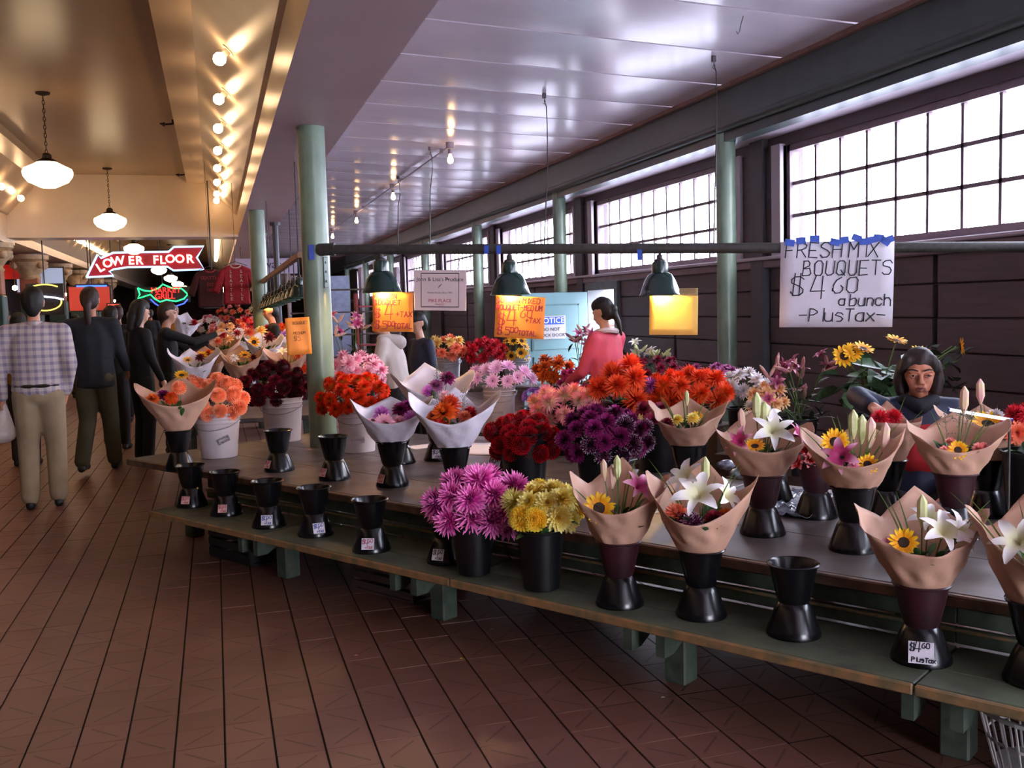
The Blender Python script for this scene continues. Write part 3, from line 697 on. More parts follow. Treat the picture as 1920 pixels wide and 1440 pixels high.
for i, (px, py, c_) in enumerate(((1080, 1172, 'yellow_petal'), (865, 1235, 'yellow_petal'), (1010, 1212, 'pink_petal'), (1243, 1308, 'white_petal'), (922, 1180, 'yellow_petal'), (668, 1229, 'pink_petal'))):
    p = at_z(px, py, .002); o = quick('fallen_petal', mat(c_, {'y': 'd8b040', 'p': 'd88878', 'w': 'e0d0cc'}[c_[0]], .6), lambda b: b.faces.new([b.verts.new(v) for v in ((-.01, 0, 0), (0, -.006, .002), (.012, 0, 0), (0, .006, .003))]), loc=p); tag(o, 'small %s fallen petal lying on the tile floor before the stand' % c_.split('_')[0], 'petal', 'fallen petals on the floor')
wk = thing('wire_basket', 'white lattice plastic basket under the bench at the right edge', 'basket', (q.x, q.y, 0), R(20))
wmat = mat('white_lattice', 'c9c4c4', .5)
def wb(b):
    for i in range(28):
        a = i*2*math.pi/28; tube(b, [(.15*math.cos(a), .15*math.sin(a), .003), (.2*math.cos(a), .2*math.sin(a), .2)], .004, 4)
wk2 = quick('basket_rib', wmat, wb, wk); wk2['kind'] = 'stuff'
quick('basket_rim', wmat, lambda b: [lathe(b, [(r+.006, z-.006), (r+.006, z+.006), (r-.006, z+.006), (r-.006, z-.006), (r+.006, z-.006)], 24) for r, z in ((.2, .2),)], wk)
quick('basket_band', wmat, lambda b: lathe(b, [(.178, .1), (.178, .11), (.17, .11), (.17, .1), (.178, .1)], 24), wk)
quick('basket_floor', wmat, lambda b: lathe(b, [(0, .004), (.155, .004), (.155, .0), (0, 0)], 24), wk)
# ================================================================= FLOWERS
def petal_mat(name, base, tip, mid=.5, width=.35, rough=.55):
    if name in MC: return MC[name]
    m = bpy.data.materials.new(name); MC[name] = m; m.use_nodes = True; n = m.node_tree.nodes; l = m.node_tree.links; b = n['Principled BSDF']
    a = n.new('ShaderNodeAttribute'); a.attribute_name = 'tip'
    rp = n.new('ShaderNodeValToRGB'); e = rp.color_ramp.elements; e[0].position = max(0, mid-width/2); e[1].position = min(1, mid+width/2); e[0].color = lin(base); e[1].color = lin(tip)
    oi = n.new('ShaderNodeObjectInfo'); hs = n.new('ShaderNodeHueSaturation')
    mr = n.new('ShaderNodeMapRange'); mr.inputs['To Min'].default_value = .88; mr.inputs['To Max'].default_value = 1.25; l.new(oi.outputs['Random'], mr.inputs['Value'])
    l.new(a.outputs['Fac'], rp.inputs['Fac']); l.new(rp.outputs['Color'], hs.inputs['Color']); l.new(mr.outputs[0], hs.inputs['Value']); l.new(hs.outputs['Color'], b.inputs['Base Color'])
    b.inputs['Roughness'].default_value = rough; b.inputs['Specular IOR Level'].default_value = .25
    b.inputs['Subsurface Weight'].default_value = 0
    return m
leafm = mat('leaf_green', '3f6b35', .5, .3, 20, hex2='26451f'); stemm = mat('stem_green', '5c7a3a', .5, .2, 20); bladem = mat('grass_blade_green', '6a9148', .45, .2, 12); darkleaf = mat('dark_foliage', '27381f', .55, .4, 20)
def petal(b, tl, az, el, L, W, r0, cup, curl, segs=3, col=(0, 1), z0=0, pin=.45, droop=0):
    # az around axis, el elevation above the flower plane, r0 start radius, cup = V fold, curl = upward bend
    ca, sa = math.cos(az), math.sin(az); pts = []
    x, z = r0*math.cos(el), z0+r0*math.sin(el); e = el
    for i in range(segs+1):
        u = i/segs; ww = W*(math.sin(math.pi*min(1, (u*.85+.15))**1.0) ** pin if u < 1 else .12)
        pts.append((x, z, ww, e, u)); x += L/segs*math.cos(e); z += L/segs*math.sin(e); e += curl/segs-droop*u
    rows = []
    for (x, z, ww, e, u) in pts:
        nx, nz = -math.sin(e), math.cos(e); row = []
        for sd in (-1, 0, 1):
            ox = abs(sd)*cup*ww
            px_ = x+nx*ox; pz_ = z+nz*ox; py_ = sd*ww
            v = b.verts.new((px_*ca-py_*sa, px_*sa+py_*ca, pz_)); v[tl] = col[0]+(col[1]-col[0])*u; row.append(v)
        rows.append(row)
    for i in range(segs):
        for k in (0, 1): b.faces.new((rows[i][k], rows[i][k+1], rows[i+1][k+1], rows[i+1][k]))
def core(bm, tl, r, tv):
    for v in bmesh.ops.create_icosphere(bm, subdivisions=1, radius=r)['verts']: v[tl] = tv
def flower_mesh(key, kind, m, seed=0, r=1., low=False):
    k = (key, seed, low)
    if k in ME: return ME[k]
    rr = random.Random(seed*31+len(key)); bm = bmesh.new(); tl = bm.verts.layers.float.new('tip')
    GA = 2.39996
    if kind == 'cactus':          # spiky dahlia: long narrow rolled petals all round a half ball
        n = 56 if low else 130
        core(bm, tl, .3, .2)
        for i in range(n):
            u = i/(n-1); el = R(-35)+R(118)*u**1.1; L = .98*(1-.22*u)*rr.uniform(.85, 1.08)
            petal(bm, tl, i*GA+rr.uniform(-.15, .15), el, L*.92, (.078 if not low else .12)*(1-.25*u), .08, .55, rr.uniform(-.15, .35), 2 if low else 3, (0, 1), pin=.35)
    elif kind == 'ball':          # pompon dahlia: short cupped petals in a tight ball
        n = 70 if low else 150
        core(bm, tl, .72, .3)
        for i in range(n):
            zz = -.85+1.85*(i+.5)/n; el = math.asin(max(-1, min(1, zz))); L = .30*rr.uniform(.9, 1.05)
            petal(bm, tl, i*GA, el+R(14), L, .135 if not low else .19, .70, .5, .5, 2, (.1, 1), pin=.55)
    elif kind == 'deco':          # decorative dahlia: broad flat petals in layers
        n = 40 if low else 84
        core(bm, tl, .25, .1)
        for i in range(n):
            u = i/(n-1); el = R(-28)+R(108)*u**1.05; L = .95*(1-.40*u)*rr.uniform(.9, 1.06)
            petal(bm, tl, i*GA+rr.uniform(-.1, .1), el, L, .19*(1-.35*u), .05, .3, .25-.2*u, 2 if low else 3, (0, 1), pin=.6)
    elif kind == 'daisy':
        n = 30
        for i in range(n):
            u = i/(n-1); petal(bm, tl, i*GA, R(0)+R(35)*u, .95*(1-.35*u)*rr.uniform(.9, 1.05), .14, .12, .2, .15, 2, (0, 1), pin=.5)
    elif kind == 'sun':
        n = 26 if not low else 18
        for i in range(n):
            petal(bm, tl, i*2*math.pi/n+rr.uniform(-.1, .1), R(8 if i % 2 else 20), .62*rr.uniform(.9, 1.1), .13, .38, .25, rr.uniform(-.3, .3), 3, (0, 1), pin=.6)
    elif kind == 'lily':
        for i in range(6):
            petal(bm, tl, i*math.pi/3, R(62), 1.15, .24 if i % 2 else .17, .03, .35, -1.7, 5, (0, 1), pin=.7)
    elif kind == 'carn':
        n = 40
        for i in range(n):
            u = i/(n-1); petal(bm, tl, i*GA+rr.uniform(-.4, .4), R(10)+R(75)*u+rr.uniform(-.2, .2), .8, .25, .08, rr.uniform(-.5, .5), rr.uniform(-.4, .4), 2, (0, 1), pin=.3)
    bmesh.ops.scale(bm, vec=(r, r, r), verts=bm.verts[:])
    me = bpy.data.meshes.new(kind); bm.to_mesh(me); bm.free(); me.polygons.foreach_set('use_smooth', [True]*len(me.polygons)); me.materials.append(m)
    ME[k] = me
    return me
# kinds: mesh kind, material
FK = {
 'pinkcactus': ('cactus', petal_mat('p_pinkc', 'c8359a', 'ff93d6', .7)),
 'yellow': ('deco', petal_mat('p_yel', 'f2cc2c', 'fff49a', .7)), 'yellowball': ('ball', petal_mat('p_yelb', 'f0b820', 'fbe050')), 'yellowspike': ('cactus', petal_mat('p_yelc', 'e6cf3a', 'f6ee92')),
 'redball': ('ball', petal_mat('p_redb', '780410', 'cf1626', .6)), 'purple': ('deco', petal_mat('p_pur', '500636', '9c2470', .7)), 'purplewhite': ('cactus', petal_mat('p_purw', '640c48', 'f2dcf0', .86, .14)),
 'peachball': ('ball', petal_mat('p_peach', 'ec7a4a', 'ffac84', .5)), 'burg': ('ball', petal_mat('p_burg', '35030e', '7a1028', .6)), 'burgd': ('deco', petal_mat('p_burgd', '40040f', '85162e', .6)),
 'redor': ('deco', petal_mat('p_redor', 'f0c85a', 'd8340f', .42, .4)), 'orange': ('cactus', petal_mat('p_or', 'f07822', 'ee4a1c', .5)), 'redorspike': ('cactus', petal_mat('p_ros', 'd8300c', 'f0582a', .5)),
 'palepink': ('deco', petal_mat('p_pp', 'ee86b0', 'ffc6d8', .5)), 'palelilac': ('daisy', petal_mat('p_pl', 'dc98d2', 'f6caee', .5)), 'pinkcream': ('cactus', petal_mat('p_pc', 'ffeec2', 'f7879c', .6, .6)),
 'whitem': ('deco', petal_mat('p_wh', 'efe8e4', 'faf6fa')), 'peachm': ('deco', petal_mat('p_pm', 'f0a860', 'f8cf9a')), 'mauve': ('deco', petal_mat('p_mv', '7a2a5c', 'b8649a')), 'maroonm': ('deco', petal_mat('p_mm', '4c0820', '8c1a3c')),
 'magenta': ('carn', petal_mat('p_mag', 'a01c60', 'd64a90')), 'aster': ('daisy', petal_mat('p_as', '6a3a9a', '9a6cd0')), 'lilacspike': ('cactus', petal_mat('p_ls', 'b83ab0', 'd98ad6')), 'red': ('cactus', petal_mat('p_red', 'a80c1c', 'd8283a')),
 'creamor': ('deco', petal_mat('p_co', 'f3b04a', 'f7dc8a')), 'coral': ('deco', petal_mat('p_cor', 'e05038', 'f08a68')), 'rust': ('deco', petal_mat('p_rust', 'a03010', 'e06a28')), 'sun': ('sun', petal_mat('p_sun', 'e89a10', 'f8c62a')),
 'lilyw': ('lily', petal_mat('p_lw', 'e8e6b8', 'fbf7f4')), 'lilyp': ('lily', petal_mat('p_lp', 'b83a70', 'f0b0c8', .7)), 'lilyd': ('lily', petal_mat('p_ld', '8c3458', 'c88098', .6)), 'pinkcarn': ('carn', petal_mat('p_pcn', 'e87a78', 'f6aaa0')),
 'whitered': ('carn', petal_mat('p_wr', 'c81a20', 'f2a0a0', .7)), 'orangesmall': ('carn', petal_mat('p_os', 'e87820', 'f0a030'))}
discm = mat('sunflower_disc', '3a2210', .8, .4, 80, hex2='1a0f08')
KN = {'ball': 'dahlia', 'cactus': 'dahlia', 'deco': 'dahlia', 'daisy': 'daisy', 'carn': 'carnation', 'sun': 'sunflower', 'lily': 'lily'}
RNAME = {'p_pinkc': 0}
def disc_mesh():
    if 'disc' not in ME:
        bm = bmesh.new(); lathe(bm, [(.40, -.03), (.42, .04), (.34, .11), (.24, .10), (.12, .06), (0, .05)], 18); bmesh.ops.recalc_face_normals(bm, faces=bm.faces[:])
        me = bpy.data.meshes.new('seed_disc'); bm.to_mesh(me); bm.free(); me.materials.append(discm); me.polygons.foreach_set('use_smooth', [True]*len(me.polygons)); ME['disc'] = me
    return ME['disc']
def rotz_to(n, spin=0):
    return n.normalized().to_track_quat('Z', 'Y') @ Quaternion((0, 0, 1), spin)
def head(fk, parent, loc, n, r, low=False, name=None, rr=rnd):
    kind, m = FK[fk]; me = flower_mesh(fk, kind, m, rr.randrange(3), low=low)
    o = bpy.data.objects.new(name or KN[kind], me); C.objects.link(o); o.parent = parent
    o.rotation_mode = 'QUATERNION'; o.location = loc; o.rotation_quaternion = rotz_to(n, rr.uniform(0, 6)); s = r*rr.uniform(.93, 1.07); o.scale = (s, s, s)
    if kind == 'sun': mesh_obj('seed_disc', disc_mesh(), None, o)
    return o
def bezier(a, b_, c, n=6): return [a*(1-t)**2+b_*2*t*(1-t)+c*t*t for t in [i/n for i in range(n+1)]]
def leaf_geo(b, p, d, L, W, fold=.3):
    d = d.normalized(); s = d.cross(Vector((0, 0, 1))); s = s.normalized() if s.length > .01 else Vector((1, 0, 0)); nn = s.cross(d)
    rows = []
    for i, u in enumerate((0, .2, .5, .8, 1)):
        wv = W*(.1, .75, 1, .6, .02)[i]; c = p+d*L*u-Vector((0, 0, 1))*L*.25*u*u
        rows.append([b.verts.new(c+s*wv*k+nn*abs(k)*wv*fold) for k in (-1, 0, 1)])
    for i in range(4):
        for k in (0, 1): b.faces.new((rows[i][k], rows[i][k+1], rows[i+1][k+1], rows[i+1][k]))
nflow = 0
DECO_NAME = {k: 'deco_dahlia' for k in ('whitem', 'peachm', 'mauve', 'maroonm', 'creamor', 'coral', 'palepink')}  # these colours are decorative dahlias too, the same deco bloom mesh
def cluster(lb, grp, px, py, d, ax, az, n, kinds, r, mouth, mr=.09, depthf=.8, low=False, cat='flower', face=.0, rs=None, leaves=10, seed=1, leafc=None, zmin=-.55):
    """n loose flowers standing in one bucket: each a thing of its own (bloom + stem), the leaves one more"""
    global nflow
    rr = random.Random(seed*101+n); c0 = at_d(px, py, d); A = ax*pxm(d); B = az*pxm(d)
    view = Vector((fw.x, fw.y, 0)).normalized(); side = Vector((view.y, -view.x, 0)); mouth = Vector(mouth)
    k = 0; i = 0; tot = int(n*1.55); placed = []
    while k < n and i < 4000:
        i += 1
        th = rr.uniform(0, 2*math.pi); zz = rr.uniform(zmin, 1); q = math.sqrt(max(0, 1-zz*zz)); dx, dy = q*math.cos(th), q*math.sin(th)
        if dy > .25 and zz < .6: continue       # mostly the side one can see and the top
        sh = rr.uniform(.78, 1.0)
        p = c0+side*A*dx*sh+view*A*depthf*dy*sh+Vector((0, 0, B*zz*sh))
        if any((p-o).length < r*(1.2 if i < 1500 else .85) for o in placed): continue
        placed.append(p)
        nrm = side*dx*.8+view*(dy*.9-.35-face)+Vector((0, 0, zz*.8+.45))
        fk = kinds[rr.randrange(len(kinds))]; kind = FK[fk][0]
        nm_ = DECO_NAME.get(fk, KN[kind]); fx = lambda q_: q_.replace('dahlia', nm_) if fk in DECO_NAME else q_
        t = thing(nm_, fx(lb[fk] if isinstance(lb, dict) else lb), cat, p, 0, fx(grp if isinstance(grp, str) else grp[fk]))
        head(fk, t, (0, 0, 0), nrm, r*(rs or {}).get(fk, 1), low, 'bloom', rr)
        m = mouth+Vector((rr.uniform(-1, 1), rr.uniform(-1, 1), 0)).normalized()*mr*rr.random()
        st_ = bezier(-nrm.normalized()*r*.15, -nrm.normalized()*r*1.5, m-p, 4)
        quick('stem', stemm, lambda b: tube(b, st_, .003, 4, False), t)
        k += 1; nflow += 1
    if leaves:
        bm = bmesh.new()
        for j in range(leaves):
            a = rr.uniform(0, 6.28); o = mouth+Vector((math.cos(a), math.sin(a), 0))*mr*.8+Vector((0, 0, rr.uniform(0, .06)))
            leaf_geo(bm, o, Vector((math.cos(a), math.sin(a), rr.uniform(.2, 1.6))), rr.uniform(.07, .14), .022)
        for j in range(leaves//2):
            p = placed[rr.randrange(len(placed))]; v = (p-mouth); leaf_geo(bm, mouth+v*rr.uniform(.4, .8), Vector((rr.uniform(-1, 1), rr.uniform(-1, .2), rr.uniform(-.2, .8))), rr.uniform(.06, .12), .02)
        o = bobj('foliage', bm, leafc or leafm, None, True); tag(o, 'green leaves among the '+(grp if isinstance(grp, str) else list(grp.values())[0]), 'foliage', kind='stuff')
    return placed
def mth(k, dz=-.03): p, h, r = BK[k]; return p+Vector((0, 0, h+dz)), r*.7
m_, r_ = mth('pink'); dp = depth(BK['pink'][0])
cluster('bright pink cactus dahlia in the black bucket on the bench', 'bright pink dahlias on the bench', 898, 944, dp+.02, 84, 56, 18, ['pinkcactus'], .095, m_, r_, face=.2, seed=3)
m_, r_ = mth('yellow'); dp = depth(BK['yellow'][0])
YG = 'yellow dahlias on the bench'
cluster({'yellow': 'light yellow broad-petalled dahlia in the black bucket on the bench', 'yellowball': 'golden ball dahlia in the black bucket on the bench', 'yellowspike': 'pale yellow spiky dahlia in the black bucket on the bench'}, {k: YG for k in ('yellow', 'yellowball', 'yellowspike')}, 1022, 955, dp+.02, 66, 40, 15, ['yellow', 'yellowball', 'yellow', 'yellowspike'], .062, m_, r_, face=.2, seed=4, rs={'yellowspike': 1.25, 'yellow': 1.15})
m_, r_ = mth('redball'); dp = depth(BK['redball'][0])
cluster('deep red ball dahlia in the black bucket', 'deep red ball dahlias', 982, 826, dp, 64, 40, 22, ['redball'], .062, m_, r_, face=.2, seed=5)
m_, r_ = mth('purple'); dp = depth(BK['purple'][0])
cluster({'purple': 'dark purple dahlia in the packed black bucket', 'purplewhite': 'purple dahlia with white petal tips in the packed black bucket'}, {'purple': 'dark purple dahlias', 'purplewhite': 'white-tipped purple dahlias'}, 1134, 822, dp, 80, 58, 30, ['purple', 'purple', 'purplewhite'], .066, m_, r_, face=.2, seed=6)
m_, r_ = mth('peach'); dp = depth(BK['peach'][0])
cluster('peach ball dahlia in the white bucket', 'peach ball dahlias', 395, 752, dp, 66, 42, 27, ['peachball'], .062, m_, r_, face=.25, seed=7)
m_, r_ = mth('burg'); dp = depth(BK['burg'][0])
cluster('burgundy ball dahlia left of the column', 'burgundy ball dahlias', 512, 727, dp, 62, 44, 26, ['burg', 'burgd'], .062, m_, r_, seed=8)
m_, r_ = mth('redor'); dp = depth(BK['redor'][0])
cluster('red and orange dahlia beside the green column', 'red and orange dahlias beside the column', 660, 745, dp, 70, 42, 22, ['redor'], .066, m_, r_, seed=9, face=.2)
m_, r_ = mth('pale'); dp = depth(BK['pale'][0])
cluster('pale lilac-pink daisy in the ribbed white bucket', 'pale lilac-pink daisies', 938, 712, dp, 60, 32, 16, ['palelilac'], .075, m_, r_, leaves=14, seed=10, zmin=-.2, face=.3)
m_, r_ = mth('cactus'); dp = depth(BK['cactus'][0])
cluster('pink cactus dahlia with cream centre behind the deep red ones', 'pink and cream cactus dahlias', 1060, 768, dp, 70, 38, 17, ['pinkcream'], .085, m_, r_, seed=11, face=.2)
m_, r_ = mth('orange'); dp = depth(BK['orange'][0])
cluster('orange-red cactus dahlia above the kraft bouquets', 'orange-red cactus dahlias', 1295, 735, dp, 76, 34, 19, ['orange', 'redorspike'], .085, m_, r_, seed=12, face=.2)
cluster({'maroonm': 'dark maroon dahlia between the purple and orange bunches', 'creamor': 'pale yellow dahlia behind the purple bunch'}, {'maroonm': 'maroon dahlias behind the purple bunch', 'creamor': 'pale yellow dahlias'}, 1222, 800, depth(BK['navy'][0]), 40, 48, 11, ['maroonm', 'maroonm', 'maroonm', 'creamor'], .07, mth('navy')[0], .1, seed=13)
# back row, standing in buckets of their own on the floor or the table
def backb(px, py, d, zf, h, r, lb, kind='black'):
    q = at_d(px, py, d); p = Vector((q.x, q.y, zf)); bucket(p, lb, kind, r*.85, r, h); return p+Vector((0, 0, h-.03))
m_ = backb(1165, 700, 6.6, TZ, .36, .12, 'black bucket of tall red-orange spidery dahlias')
cluster('tall red-orange spidery dahlia in front of the pink jacket', 'tall red-orange dahlias', 1170, 742, 6.6, 62, 60, 8, ['redorspike'], .105, m_, .08, seed=14, zmin=-.1)
cluster('lilac spiky dahlia rising right of the pink jacket', 'lilac spiky dahlias', 1232, 728, 6.5, 14, 14, 1, ['lilacspike'], .075, m_, .08, seed=15, leaves=0)
def riser(px, d, n, w, dd, h, lb, wood=None):
    q = at_d(px, 700, d); t = thing('display_box', lb, 'box', (q.x, q.y, 0), ANG-R(90))
    quick('box_body', wood or brc, lambda b: box(b, -w/2, w/2, -dd/2, dd/2, 0, h-.02, .004), t); quick('box_lid', wood or brc, lambda b: box(b, -w/2-.01, w/2+.01, -dd/2-.01, dd/2+.01, h-.02, h, .004), t)
    return q
WB = [(1395, 725, 7.3, 'whitem', 'white dahlia behind the orange-red bunch', 'white dahlias', 44, 34, 11, .075, 16), (1440, 750, 7.0, 'peachm', 'peach and cream dahlia right of the white ones', 'peach and cream dahlias', 34, 32, 10, .075, 17),
 (1330, 700, 8.3, 'mauve', 'dusty mauve dahlia in the back row', 'dusty mauve dahlias', 60, 14, 14, .06, 18), (1235, 690, 8.6, 'maroonm', 'dark red dahlia in the back row behind the pink jacket', 'dark red back-row dahlias', 60, 18, 16, .06, 19),
 (1038, 695, 8.4, 'rust', 'rust-orange dahlia left of the pink jacket', 'rust-orange dahlias', 34, 26, 10, .085, 20), (1075, 722, 8.2, 'magenta', 'magenta carnation left of the pink jacket', 'magenta carnations', 24, 28, 12, .05, 21), (1012, 745, 8.0, 'aster', 'violet aster below the rust-orange dahlias', 'violet asters', 36, 16, 10, .05, 22),
 (1420, 775, 6.9, 'whitem', 'white dahlia low in front of the peach bunch', 'low white dahlias', 30, 22, 7, .065, 23)]
for (px, py, d, fk, lb, grp, ax, az, n, r, sd) in WB:
    top = at_d(px, py+az, d).z-.02; h = .34
    zf = max(.02, top-h)
    q = at_d(px, py, d); nn = q.dot(N)
    t = thing('display_box', 'plain brown box raising the bucket of %s' % grp, 'box', (q.x, q.y, 0), ANG-R(90))
    quick('box_body', brc, lambda b: box(b, -.16, .16, -.16, .16, 0 if nn > 5.2 or True else TZ, zf-.012, .004), t); quick('box_lid', brc, lambda b: box(b, -.165, .165, -.165, .165, zf-.012, zf, .003), t)
    p = Vector((q.x, q.y, zf)); bucket(p, 'dark bucket holding the %s' % grp, 'black', .1, .12, h)
    cluster(lb, grp, px, py, d, ax, az, n, [fk], r, p+Vector((0, 0, h-.03)), .08, low=True, seed=sd, leaves=8)
# wall-side bench with grey buckets (cream, red, sunflowers)
wb0 = at_d(915, 700, 11.5); BW = .62
t = thing('wall_bench', 'low bench by the wall carrying three grey buckets', 'bench', (wb0.x, wb0.y, 0), R(-16))
quick('bench_top', brc, lambda b: box(b, -.95, .85, -.25, .25, BW-.04, BW, .004), t)
for x in (-.8, .7):
    for y in (-.2, .2): quick('leg', brc, lambda b: box(b, x-.03, x+.03, y-.03, y+.03, 0, BW-.04), t)
for (px, py, lb1, kinds, lb2, grp, n, ax, az, r, sd) in ((838, 655, 'grey bucket of cream and coral dahlias by the far wall', ['creamor', 'coral'], 'cream and coral dahlia in the grey bucket by the far wall', 'cream and coral dahlias by the wall', 15, 36, 26, .085, 31),
    (908, 662, 'grey bucket of red dahlias by the far wall', ['red'], 'red dahlia in the middle grey bucket by the far wall', 'red dahlias by the wall', 18, 40, 24, .085, 32),
    (968, 655, 'grey bucket of small sunflowers by the blue door', ['sun'], 'small sunflower by the pale blue door', 'small sunflowers by the blue door', 9, 20, 26, .07, 33)):
    q = at_d(px, py, 11.5); p = Vector((q.x, q.y, BW)); bucket(p, lb1, 'grey', .13, .155, .36)
    cluster(lb2, grp, px, py, 11.4, ax, az, n, kinds, r, p+Vector((0, 0, .33)), .1, low=True, seed=sd, face=.3)
# pale pink mass right of the column, pink vase bouquet behind
q = at_d(668, 700, 7.9); p = Vector((q.x, q.y, TZ)); bucket(p, 'black bucket of pale pink dahlias right of the column', 'black', .12, .15, .38)
cluster('pale pink dahlia massed right of the green column', 'pale pink dahlias right of the column', 668, 697, 7.9, 54, 34, 24, ['palepink'], .075, p+Vector((0, 0, .35)), .1, low=True, seed=35, face=.2)
# sunflower bush behind the seated seller
q = at_d(1640, 690, 6.9)
p = Vector((q.x, q.y, .3)); crate('brown crate under the sunflower bucket behind the seller', q, .36, .36, .3, brc, ANG-R(90)); bucket(p, 'black bucket of leafy sunflowers behind the seated seller', 'black', .13, .16, .42)
def placed_flower(fk, px, py, d, r, lb, grp, mouth, nrm, cat='flower', low=False, nm=None):
    c = at_d(px, py, d); t = thing(KN[FK[fk][0]], lb, cat, c, 0, grp); head(fk, t, (0, 0, 0), Vector(nrm), r, low, 'bloom')
    quick('stem', stemm, lambda b: tube(b, bezier(Vector((0, 0, 0)), -Vector(nrm).normalized()*r*1.5, Vector(mouth)-c, 5), .004, 4, False), t); return t
M = p+Vector((0, 0, .4)); tc = -fw
for i, (px, py, r, nn, lb) in enumerate(((1582, 668, .085, (-.4, -1, .3), 'sunflower at the left of the bush facing out'), (1597, 662, .08, (-.1, -.9, .6), 'sunflower just behind the leftmost of the bush'), (1618, 655, .08, (.1, -.5, 1), 'sunflower above the left of the bush seen edge-on'), (1680, 640, .08, (.1, -.4, 1), 'topmost sunflower of the bush seen edge-on'), (1725, 660, .07, (0, -.4, .9), 'sunflower right above the seller head'), (1800, 650, .07, (.8, -.6, .1), 'lone sunflower at the far right of the bush'))):
    placed_flower('sun', px, py, 6.6, r, lb, 'sunflowers behind the seller', M, nn)
def big_leaves(name, lb, px, py, d, ax, az, n, L, W, mouth, m, seed, cat='foliage'):
    rr = random.Random(seed); t = thing(name, lb, cat, mouth)
    me = []
    for v in range(3):
        bm = bmesh.new(); leaf_geo(bm, Vector((0, 0, 0)), Vector((1, 0, 0)), 1, .34); a = bpy.data.meshes.new('leaf'); bm.to_mesh(a); bm.free(); a.materials.append(m); a.polygons.foreach_set('use_smooth', [True]*len(a.polygons)); me.append(a)
    c0 = at_d(px, py, d)
    for i in range(n):
        a = rr.uniform(0, 6.28); q = math.sqrt(rr.random())
        p = c0+Vector((math.cos(a)*q*ax*pxm(d), rr.uniform(-.15, .15), math.sin(a)*q*az*pxm(d)))
        o = mesh_obj('leaf', me[i % 3], None, t, p-Vector(mouth)); o.rotation_euler = (rr.uniform(-.6, .6), rr.uniform(-.4, .7), rr.uniform(0, 6.28)); s = L*rr.uniform(.7, 1.2); o.scale = (s, s, s)
    def stems(b):
        for i in range(9):
            e = c0+Vector((rr.uniform(-.8, .8)*ax*pxm(d), 0, rr.uniform(-.3, .8)*az*pxm(d))); tube(b, bezier(Vector((0, 0, 0)), Vector((0, 0, .15)), e-Vector(mouth), 5), .004, 4, False)
    o = quick('branch', stemm, stems, t); o['kind'] = 'stuff'
    return t
big_leaves('sunflower_foliage', 'broad dark green leaves of the sunflower bush behind the seller', 1640, 710, 6.7, 75, 46, 46, .17, .1, M, mat('broad_leaf', '4a6a44', .4, .3, 10, hex2='2b4630'), 5)
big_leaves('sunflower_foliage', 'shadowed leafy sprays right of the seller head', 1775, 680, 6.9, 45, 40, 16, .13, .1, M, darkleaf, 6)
# pink lilies in the back: loose stems with buds
def lily_stem(t, base, tip, rr, fk='lilyd', bud=True, s=.07):
    quick('stem', stemm, lambda b: tube(b, bezier(base, (base+tip)/2+Vector((0, 0, .05)), tip, 5), .004, 4, False), t)
    for k in range(3):
        dr = Vector((rr.uniform(-1, 1), rr.uniform(-1, .3), rr.uniform(.2, 1.2))); q = tip+dr*.05
        if bud and k: quick('bud', petalbud[fk], lambda b: tube(b, [tip, tip+dr.normalized()*s*.5, tip+dr.normalized()*s*1.3, tip+dr.normalized()*s*1.7], [.004, s*.2, s*.17, .003], 6), t, smooth=True)
        else: head(fk, t, q, dr, s, name='bloom', rr=rr)
petalbud = {'lilyd': mat('bud_dusky', 'a8607a', .5, .2, 20, hex2='c8a080'), 'lilyw': mat('bud_white', 'd8d8a0', .5, .2, 20, hex2='a8b070'), 'lilyp': mat('bud_pink', 'e0a8a8', .5, .2, 20, hex2='d8c890'), 'lilyg': None}
def lily_bunch(name, lb, grp, px, py, d, ax, az, n, fk, seed, bucket_lb, zf=None, bud=True):
    rr = random.Random(seed); q = at_d(px, py, d); top = at_d(px, py+az, d).z
    zf = .3; h = .4; p = Vector((q.x, q.y, zf))
    crate('brown crate under the %s' % bucket_lb, q, .34, .34, zf, brc, ANG-R(90)); bucket(p, bucket_lb, 'black', .11, .14, h); M_ = p+Vector((0, 0, h-.04))
    for i in range(n):
        c = at_d(px+rr.uniform(-1, 1)*ax, py+rr.uniform(-1, 1)*az, d+rr.uniform(-.15, .1))
        t = thing('lily_stem', lb, 'flower', M_+Vector((rr.uniform(-.05, .05), rr.uniform(-.05, .05), 0)), 0, grp); lily_stem(t, Vector((0, 0, 0)), c-t.location, rr, fk, bud)
    bm = bmesh.new()
    for i in range(30):
        v = at_d(px+rr.uniform(-1, 1)*ax, py+rr.uniform(-.5, 1.6)*az, d)-M_; leaf_geo(bm, M_+v*rr.uniform(.5, 1), Vector((rr.uniform(-1, 1), rr.uniform(-1, .2), rr.uniform(-.1, 1))), .13, .018)
    o = bobj('foliage', bm, darkleaf, smooth=True); tag(o, 'dark narrow leaves among the '+grp, 'foliage', kind='stuff')
lily_bunch('l', 'dusky pink lily stem left of the sunflower bush', 'dusky pink lilies left of the sunflowers', 1495, 720, 7.0, 58, 42, 12, 'lilyd', 41, 'black bucket of dusky pink lilies')
lily_bunch('l', 'dark pink lily stem in front of the blue door', 'dark pink lilies by the door', 1085, 655, 9.2, 28, 30, 7, 'lilyd', 42, 'black bucket of dark pink lilies by the door')
lily_bunch('l', 'magenta lily stem right of the column under the orange sign', 'magenta lilies behind the column', 660, 622, 9.6, 34, 22, 6, 'lilyp', 43, 'black bucket of magenta lilies')
lily_bunch('l', 'pale greenish lily stem behind the dark red dahlias', 'greenish lilies by the wall', 1205, 662, 9.6, 36, 14, 6, 'lilyw', 44, 'black bucket of greenish lilies')
